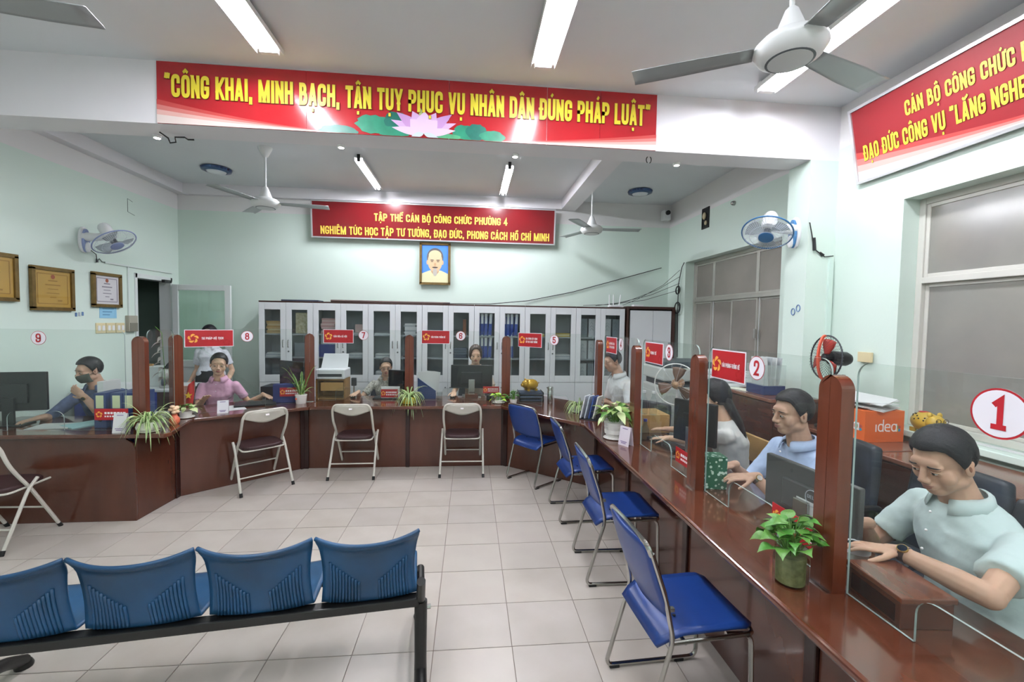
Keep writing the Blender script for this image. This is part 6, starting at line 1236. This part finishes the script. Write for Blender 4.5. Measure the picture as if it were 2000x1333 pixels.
def person(label, head, face, pelvis, tf, lw, rw, skin='a', hair='short', hm=None, shirt='#ffffff', sleeve='short', trouser='#22252c', sex='m', hs=1.0, vox=.006, lhint=None, rhint=None, lh=None, rh=None, standing=False, mask=False, glasses=False, shirt_noise=None, collar=True, watch=None, roll=0, bulk=1.0, neck_f=.02):
    head, pelvis = Vector(head), Vector(pelvis); fd = Vector(face).normalized(); tf = Vector(tf+(0,)).normalized(); up = Vector((0, 0, 1)); tr = tf.cross(up)
    hx = fd.cross(up).normalized(); hz = hx.cross(fd); HM = Matrix((hx, fd, hz)).transposed() @ Matrix.Rotation(roll, 3, 'Y'); k = hs
    H = lambda x, y, z: head+HM @ (Vector((x, y, z))*k)
    sk = skins[skin]; hm = hm or hair_black; e = thing('person', label, 'person', (pelvis.x, pelvis.y, 0), 0, 'people in the hall'); off = Vector((-pelvis.x, -pelvis.y, 0))
    def fin(o): o.location = off; return o
    B = MB(); fem = sex == 'f'
    E_ = lambda c, r, kk=12: B.ell(H(*c), [q*k for q in r], HM, n=16, m=12)
    E_((0, -.014, .032), (.074, .092, .083)); E_((0, .02, -.03), (.063, .062, .084)); E_((0, .046, -.086), (.033 if fem else .038, .034, .026)); E_((0, .0, -.06), (.06 if fem else .07, .06, .045)); E_((0, .03, -.055), (.054 if fem else .06, .046, .05))
    for s in (-1, 1):
        E_((s*.038, .046, -.03), (.031, .027, .034)); E_((s*.031, .066, .018), (.026, .018, .01)); E_((s*.0765, -.012, -.01), (.009, .02, .031)); E_((s*.08, -.02, .008), (.008, .012, .014)); E_((s*.012, .094, -.033), (.0095, .011, .0085)); E_((s*.031, .07, -.002), (.018, .012, .011))
    B.cap(H(0, .08, .014), H(0, .1, -.026), .0085*k, .0125*k); E_((0, .066, .03), (.05, .02, .025)); E_((0, .075, -.058), (.027, .018, .02)); E_((0, .089, -.052), (.02, .006, .005)); E_((0, .087, -.064), (.018, .007, .006))
    N = head-HM @ Vector((0, .02, .15))*k-tf*neck_f; N.z = min(N.z, head.z-.13*k)
    # torso
    sw = (.165 if fem else .192)*bulk; T = MB(); mid = (pelvis+N)/2-tf*.03
    sp = lambda t: pelvis*(1-t)**2+mid*2*t*(1-t)+N*t*t
    prof = [(0, .16, .115), (.12, .17, .125), (.32, .15, .115), (.5, .152, .12), (.66, .168, .125), (.8, .172, .108), (.9, .13, .085), (.97, .075, .065)] if not fem else [(0, .165, .115), (.12, .17, .12), (.34, .128, .1), (.5, .132, .108), (.64, .148, .125), (.78, .15, .098), (.89, .115, .08), (.97, .065, .058)]
    def rings(g):
        out = []
        for t, a, b in prof:
            ax = (sp(min(1, t+.02))-sp(max(0, t-.02))).normalized(); dd = tr.cross(ax).normalized()*-1; dd = ax.cross(tr); out.append((sp(t), tr*(a*bulk+g), dd*(b*bulk+g)))
        return out
    loft(B, rings(-.018)); loft(T, rings(.006))
    B.tube([N-Vector((0, 0, .03)), N+(head-N)*.45, H(0, -.02, -.05)], [.062 if fem else .068, .05 if fem else .058, .055*k], 16)
    c86 = sp(.84); sh = {}
    for s, w, hint, hd_ in ((-1, lw, lhint, lh), (1, rw, rhint, rh)):
        S = c86+tr*s*sw*.97+Vector((0, 0, -.022)); hint = hint or (tr*s*.5+Vector((0, 0, -1))-tf*.35); W_ = Vector(w); l1, l2 = (.27, .235) if fem else (.295, .25)
        El, Wr = ik(S, W_, l1, l2, hint); sh[s] = (S, El, Wr); f_ = .86 if fem else 1.0
        B.cap(S, El, .046*f_, .038*f_); B.tube([El, El+(Wr-El)*.3, Wr], [.039*f_, .041*f_, .026*f_], 12); B.ell(El, .039*f_); B.ell(Wr, .026*f_)
        hf, pn, cu = hd_ if hd_ else ((Wr-El), Vector((0, 0, -1)), .3)
        hand(B, Wr, Vector(hf), Vector(pn), .9 if fem else 1.0, -s*1.0*(1), cu)
        T.ell(S, (.058*f_*bulk)); 
        if sleeve == 'short': M_ = S+(El-S)*.66; T.tube([S, M_], [.058*f_*bulk, .062*f_*bulk], 16)
        else: T.tube([S, El], [.058*f_*bulk, .052*f_], 16); T.ell(El, .052*f_); T.tube([El, El+(Wr-El)*(.92 if sleeve == 'long' else .35)], [.052*f_, .042*f_], 14)
    # legs
    L = MB(); ms = mat('trouser_'+trouser[1:], trouser, .7)
    for s in (-1, 1):
        hp = pelvis+tr*s*.085-Vector((0, 0, .03))
        if standing: kn = hp+tf*.02+Vector((0, 0, -.4)); an = Vector((hp.x, hp.y, .09))
        else: kn = hp+tf*.4+Vector((0, 0, -.02)); an = Vector((kn.x, kn.y, .09))-tf*.05
        L.cap(hp, kn, .085, .062); L.cap(kn, an, .06, .042); B.cap(hp, kn, .06, .045); B.cap(kn, an, .045, .032); B.cap(an, an+tf*.14-Vector((0, 0, .05)), .035, .028)
        sb = MB(); sb.ell(an+tf*.07-Vector((0, 0, .045)), (.045, .13, .045), Matrix((tr, tf, up)).transposed()); fin(obj('shoe', sb, black_plastic, e, smooth=1))
    if standing and fem: loft(L, [(pelvis+Vector((0, 0, .1)), tr*.14, tf*.11), (pelvis, tr*.175, tf*.13), (pelvis-Vector((0, 0, .45)), tr*.2, tf*.16)])
    else: L.ell(pelvis, (.17, .17, .11))
    fin(remesh('body', B, vox, sk, e, 3)); so = fin(remesh('shirt', T, .009, shirt_noise or mat('shirt_'+shirt[1:], shirt, .75, spec=.2, bump=.25, bscale=25), e, 4, .022, .1)); fin(remesh('trousers' if not (standing and fem) else 'skirt', L, .014, ms, e, 3))
    # collar
    if collar:
        nb = N+Vector((0, 0, -.005)); C1 = MB(); R_ = .063 if fem else .072
        for s in (-1, 1):
            rows = []
            for i in range(11):
                t = i/10; a = radians(180-t*158)*s; d = tf*cos(a)*.92+tr*sin(a); drop = .018+.045*t*t
                rows.append([nb+d*R_+Vector((0, 0, .034-.03*t)), nb+d*(R_+.016+.006*t)+Vector((0, 0, .03-.034*t)), nb+d*(R_+.02+.018*t)+Vector((0, 0, .006-drop))+tr*s*(.006*t)])
            C1.grid(rows)
        fin(obj('collar', C1, so.data.materials[0], e, smooth=1, solid=.004))
    # features
    eyes_z = .0
    for s in (-1, 1):
        fin(obj('eye', MB().ell(H(s*.031, .0765, eyes_z), [q*k for q in (.0125, .008, .0058)], HM), eye_w, e, smooth=1)); fin(obj('iris', MB().ell(H(s*.031, .0826, eyes_z-.0005), [q*k for q in (.0056, .0028, .0052)], HM), iris, e, smooth=1))
        fin(obj('eyelid', MB().tube([H(s*(.031+.0165*u), .0835-.012*u*u-.003*(u*s > 0)*u*u, eyes_z+.0068-.006*u*u) for u in [q/5-1 for q in range(11)]], .0024*k, 6), sk, e, smooth=1)); fin(obj('lash_line', MB().tube([H(s*(.031+.0155*u), .0848-.012*u*u, eyes_z+.0048-.0055*u*u) for u in [q/5-1 for q in range(11)]], .0011*k, 5), iris, e))
        fin(obj('eyebrow', MB().tube([H(s*(.033+.02*u), .0865-.011*(u+.2)**2, .0225+.003*(1-u*u)-.002*u) for u in [q/5-1 for q in range(11)]], [(.0016 if fem else .0026)*k*(1-.6*abs(q/5-1)**3) for q in range(11)], 6), hm, e))
    lm = lip if fem else lip_m
    fin(obj('lips', MB().tube([H(.024*u, .0935-.014*u*u, -.0535-.0015*abs(u)) for u in [q/6-1 for q in range(13)]], [k*(.0044*(1-u*u)+.0006) for u in [q/6-1 for q in range(13)]], 8).tube([H(.022*u, .0925-.013*u*u, -.0615+.005*u*u) for u in [q/6-1 for q in range(13)]], [k*(.005*(1-u*u)+.0006) for u in [q/6-1 for q in range(13)]], 8), lm, e, smooth=1))
    for s in (-1, 1): fin(obj('ear_hollow', MB().ell(H(s*.0838, -.008, -.006), [q*k for q in (.002, .0065, .012)], HM), ear_m, e, smooth=1))
    # hair
    hb = MB(); rows = []; na, ne = 48, 22; th = {'short': .015, 'tied': .013, 'bob': .02, 'long': .016}[hair]; rr_ = random.Random(int(abs(head.x*977)))
    vid = {}; vs, fs = [], []
    def hp_(ia, t):
        az = 360*ia/na-180; lo = hairline(hair, az); el_ = lo+(90-lo)*t; d = Vector((sin(radians(az))*cos(radians(el_)), cos(radians(az))*cos(radians(el_)), sin(radians(el_))))
        rx, ry, rz = .0745+th*.4, .0925+th*.5, .083+th*1.05; r = 1/math.sqrt((d.x/rx)**2+(d.y/ry)**2+(d.z/rz)**2)
        if hair in ('bob', 'long') and el_ < 0: r *= 1+.18*min(1, -el_/50)
        r *= (.965+.035*min(1, t*6))*(1+rr_.uniform(-.012, .012)); return H(d.x*r, d.y*r-.014, d.z*r+.032)
    G_ = [[hp_(ia % na, t/ne) for ia in range(na+1)] for t in range(ne+1)]
    for t in range(ne+1): G_[t][na] = G_[t][0]
    hb.grid(G_); fin(obj('hair', hb, hm, e, smooth=1, solid=.014*k))
    if hair == 'tied': fin(obj('hair_bun', MB().ell(H(.0, -.115, -.01), [q*k for q in (.036, .03, .038)], HM), hm, e, smooth=1))
    if hair == 'long':
        t0 = H(0, -.07, .0); lb = MB(); bk = -tf; loft(lb, [(t0, hx*.07*k, bk*.04), (H(0, -.08, -.06), hx*.078*k, bk*.04), (N+bk*.085+Vector((0, 0, -.02)), tr*.085, bk*.035), (N+bk*.12+Vector((0, 0, -.14)), tr*.075, bk*.03), (N+bk*.125+Vector((0, 0, -.24)), tr*.04, bk*.015)]); fin(remesh('long_hair', lb, .008, hm, e, 3))
    if hair == 'pony': pass
    if mask:
        rows = []
        for i in range(9):
            z = -.022-.078*i/8; rows.append([H((u*.08)*(1-.22*(i/8)**2), .113-.0*i-.07*abs(u)**1.9-.02*((i-3)/8)**2*2-.012*(i/8), z+.012*abs(u)*(1-i/8)) for u in [q/6-1 for q in range(13)]])
        fin(obj('face_mask', MB().grid(rows), mat('mask_olive', '#454a42', .8), e, smooth=1, solid=.003))
        fin(obj('mask_strap', MB().tube([H(.07, .035, -.03), H(.08, .0, -.01), H(.082, -.02, .015)], .0018, 5).tube([H(-.07, .035, -.03), H(-.08, 0, -.01), H(-.082, -.02, .015)], .0018, 5), mat('mask_olive'), e))
    if glasses:
        for s in (-1, 1): fin(obj('spectacle_rim', MB().tube([H(s*.033+.023*cos(a), .098-.05*(.023*cos(a)+s*.033)**2*10, .0+.016*sin(a)) for a in [2*pi*i/20 for i in range(20)]], .0016*k, 6, closed=True), blk, e)); fin(obj('spectacle_arm', MB().tube([H(s*.056, .09, .004), H(s*.078, .04, .006), H(s*.08, -.02, .0)], .0014*k, 5), blk, e))
        fin(obj('spectacle_bridge', MB().tube([H(-.01, .1, .003), H(.01, .1, .003)], .0014*k, 5), blk, e))
    if watch:
        s, wm, dm = watch; S, El, Wr = sh[s]; d = (Wr-El).normalized(); c = El+(Wr-El)*.93; Rq = d.to_track_quat('Z', 'Y').to_matrix()
        wt = fin(obj('watch_strap', MB().lathe([(.029, -.009), (.0305, -.009), (.0305, .009), (.029, .009), (.029, -.009)], c, 24, R=Rq), wm, e, smooth=40)); n_ = (Vector((-.35, -.6, .75))); n_ = (n_-d*n_.dot(d)).normalized(); Rf = n_.to_track_quat('Z', 'Y').to_matrix()
        w_ = obj('watch_case', MB().lathe([(.017, 0), (.018, .004), (.0165, .008)], c+n_*.028, 20, R=Rf), mat('watch_gold', '#b99a5a', .25, metal=.8), wt, smooth=40); obj('watch_dial', MB().lathe([(.0, .0085), (.0145, .0085)], c+n_*.028, 20, R=Rf), dm, wt)
    return e, sh, N, tf, tr, fin
def shirt_details(pe, buttons=4, pocket=True, m=None):
    e, sh, N, tf, tr, fin = pe; m = m or white_p
    for i in range(buttons): fin(obj('button', MB().ell(N+tf*(.115+.012*min(i, 2))+Vector((0, 0, -.07-.075*i)), (.005, .005, .005)), m, e, smooth=1))
down = Vector((0, 0, -1))
m1 = person('man in a pale green short-sleeved shirt seated at window one, looking down', (1.84, 1.51, 1.18), (-.97, -.06, -.42), (1.99, 1.45, .5), (-.95, .16), (1.6, 1.44, .865), (1.71, 1.7, .85), 'b', 'short', None, '#c3d3d2', 'short', '#23262b', 'm', 1.06, .0045, lhint=(.15, -1, -.1), rhint=(.3, .6, -1), lh=((-.75, .55, -.05), (-.1, .0, -1), .28), rh=((-.7, .5, -.15), (0, 0, -1), .3), watch=(-1, mat('strap_brown', '#3a2620', .5), mat('dial_navy', '#1f2c40', .2)), bulk=1.1)
shirt_details(m1)
m2 = person('man in a light blue shirt with rolled sleeves seated at window two', (1.84, 2.31, 1.2), (-.98, .05, -.12), (2.06, 2.5, .5), (-.93, .1), (1.6, 2.27, .85), (1.62, 2.5, .84), 'b', 'short', None, '#b3c4e4', 'elbow', '#23262b', 'm', 1.04, .005, lhint=(.4, -.5, -1), rhint=(.4, .5, -1), lh=((-.9, .3, -.1), (0, .2, -1), .4), rh=((-.9, -.1, -.1), (0, 0, -1), .4), watch=(-1, steel, white_p), bulk=1.08)
shirt_details(m2)
w3 = person('woman with long black hair and white blouse at window three, facing away', (1.79, 3.02, 1.17), (-.85, .5, -.25), (1.95, 3.0, .5), (-.85, .45), (1.56, 3.3, .79), (1.68, 3.55, .8), 'c', 'long', None, '#dad9d6', 'short', '#26304a', 'f', 1.0, .006, lhint=(.2, -.5, -1), rhint=(.4, .5, -1), lh=((-.75, .5, -.1), (0, 0, -1), .3), rh=((-.7, .6, -.1), (0, 0, -1), .3), collar=False)
p4 = person('person with short black hair and white shirt at window four', (1.6, 4.76, 1.27), (-.93, -.1, -.25), (1.8, 4.78, .5), (-.9, -.15), (1.5, 4.55, .84), (1.5, 4.85, .84), 'b', 'short', None, '#dde0e2', 'short', '#23262b', 'm', .98, .007)
w6 = person('woman with brown bobbed hair behind the monitor at window six', (.08, 5.78, 1.25), (.05, -1, -.12), (.08, 5.95, .5), (0, -1), (.3, 5.55, .8), (-.19, 5.56, .79), 'c', 'bob', hair_brown, '#d8c9b8', 'short', '#23262b', 'f', 1.0, .007, rh=((-.05, -1, -.15), (0, 0, -1), .35))
w7 = person('woman with glasses and grey patterned blouse at window seven, hand on mouse', (-1.09, 5.82, 1.08), (.22, -.95, -.2), (-1.1, 5.98, .5), (.05, -1), (-.95, 5.55, .8), (-1.38, 5.56, .79), 'a', 'tied', None, '#b9b5aa', 'short', '#23262b', 'f', .96, .007, glasses=True, rh=((-.25, -1, -.15), (0, 0, -1), .35), shirt_noise=mat('blouse_pattern', '#cfcdc4', .75, noise=.6, nscale=55, col2='#7d7b72'))
w8 = person('woman in a pink blouse seated at window eight, arm stretched to the side', (-2.83, 5.22, 1.16), (.42, -.9, -.12), (-2.93, 5.4, .5), (.25, -.97), (-2.42, 5.38, .79), (-2.86, 4.98, .8), 'c', 'tied', None, '#e3b0cc', 'short', '#23262b', 'f', 1.02, .006, lhint=(.0, .5, -1), lh=((.75, -.3, -.25), (0, 0, -1), .2), roll=radians(-4))
shirt_details(w8, 2)
ws = person('woman standing behind in a white lace blouse, face half hidden by the red sign', (-3.5, 6.24, 1.455), (.15, -1, -.12), (-3.5, 6.26, .88), (.1, -1), (-3.27, 6.2, .8), (-3.74, 6.2, .8), 'c', 'bob', None, '#dfe0ea', 'short', '#15161b', 'f', 1.0, .007, standing=True, lhint=(.1, .6, 0), rhint=(-.1, .6, 0), lh=((.0, -.1, -1), (-.7, -.3, 0), .25), rh=((-.0, -.1, -1), (.7, -.3, 0), .25), shirt_noise=mat('lace_white', '#e2e2ec', .8, noise=.18, nscale=70))
m9 = person('man in a dark face mask and blue-grey shirt at window nine, hand to his chin', (-3.61, 4.5, 1.17), (-.42, -.85, -.22), (-3.66, 4.8, .5), (.0, -1), (-3.5, 4.3, .96), (-3.78, 4.22, .785), 'b', 'short', None, '#5d6a86', 'elbow', '#23262b', 'm', .98, .006, lhint=(.4, -.2, -1), rhint=(-.7, .3, -.6), lh=((-.75, .12, .5), (-.2, .9, .2), .6), rh=((-.5, -.8, -.15), (0, 0, -1), .25), mask=True, watch=(-1, steel, mat('dial_dark', '#2a2d30', .3)), shirt_noise=mat('shirt_denim', '#66749a', .75, noise=.45, nscale=14, bump=.3, bscale=30, col2='#46526f'))
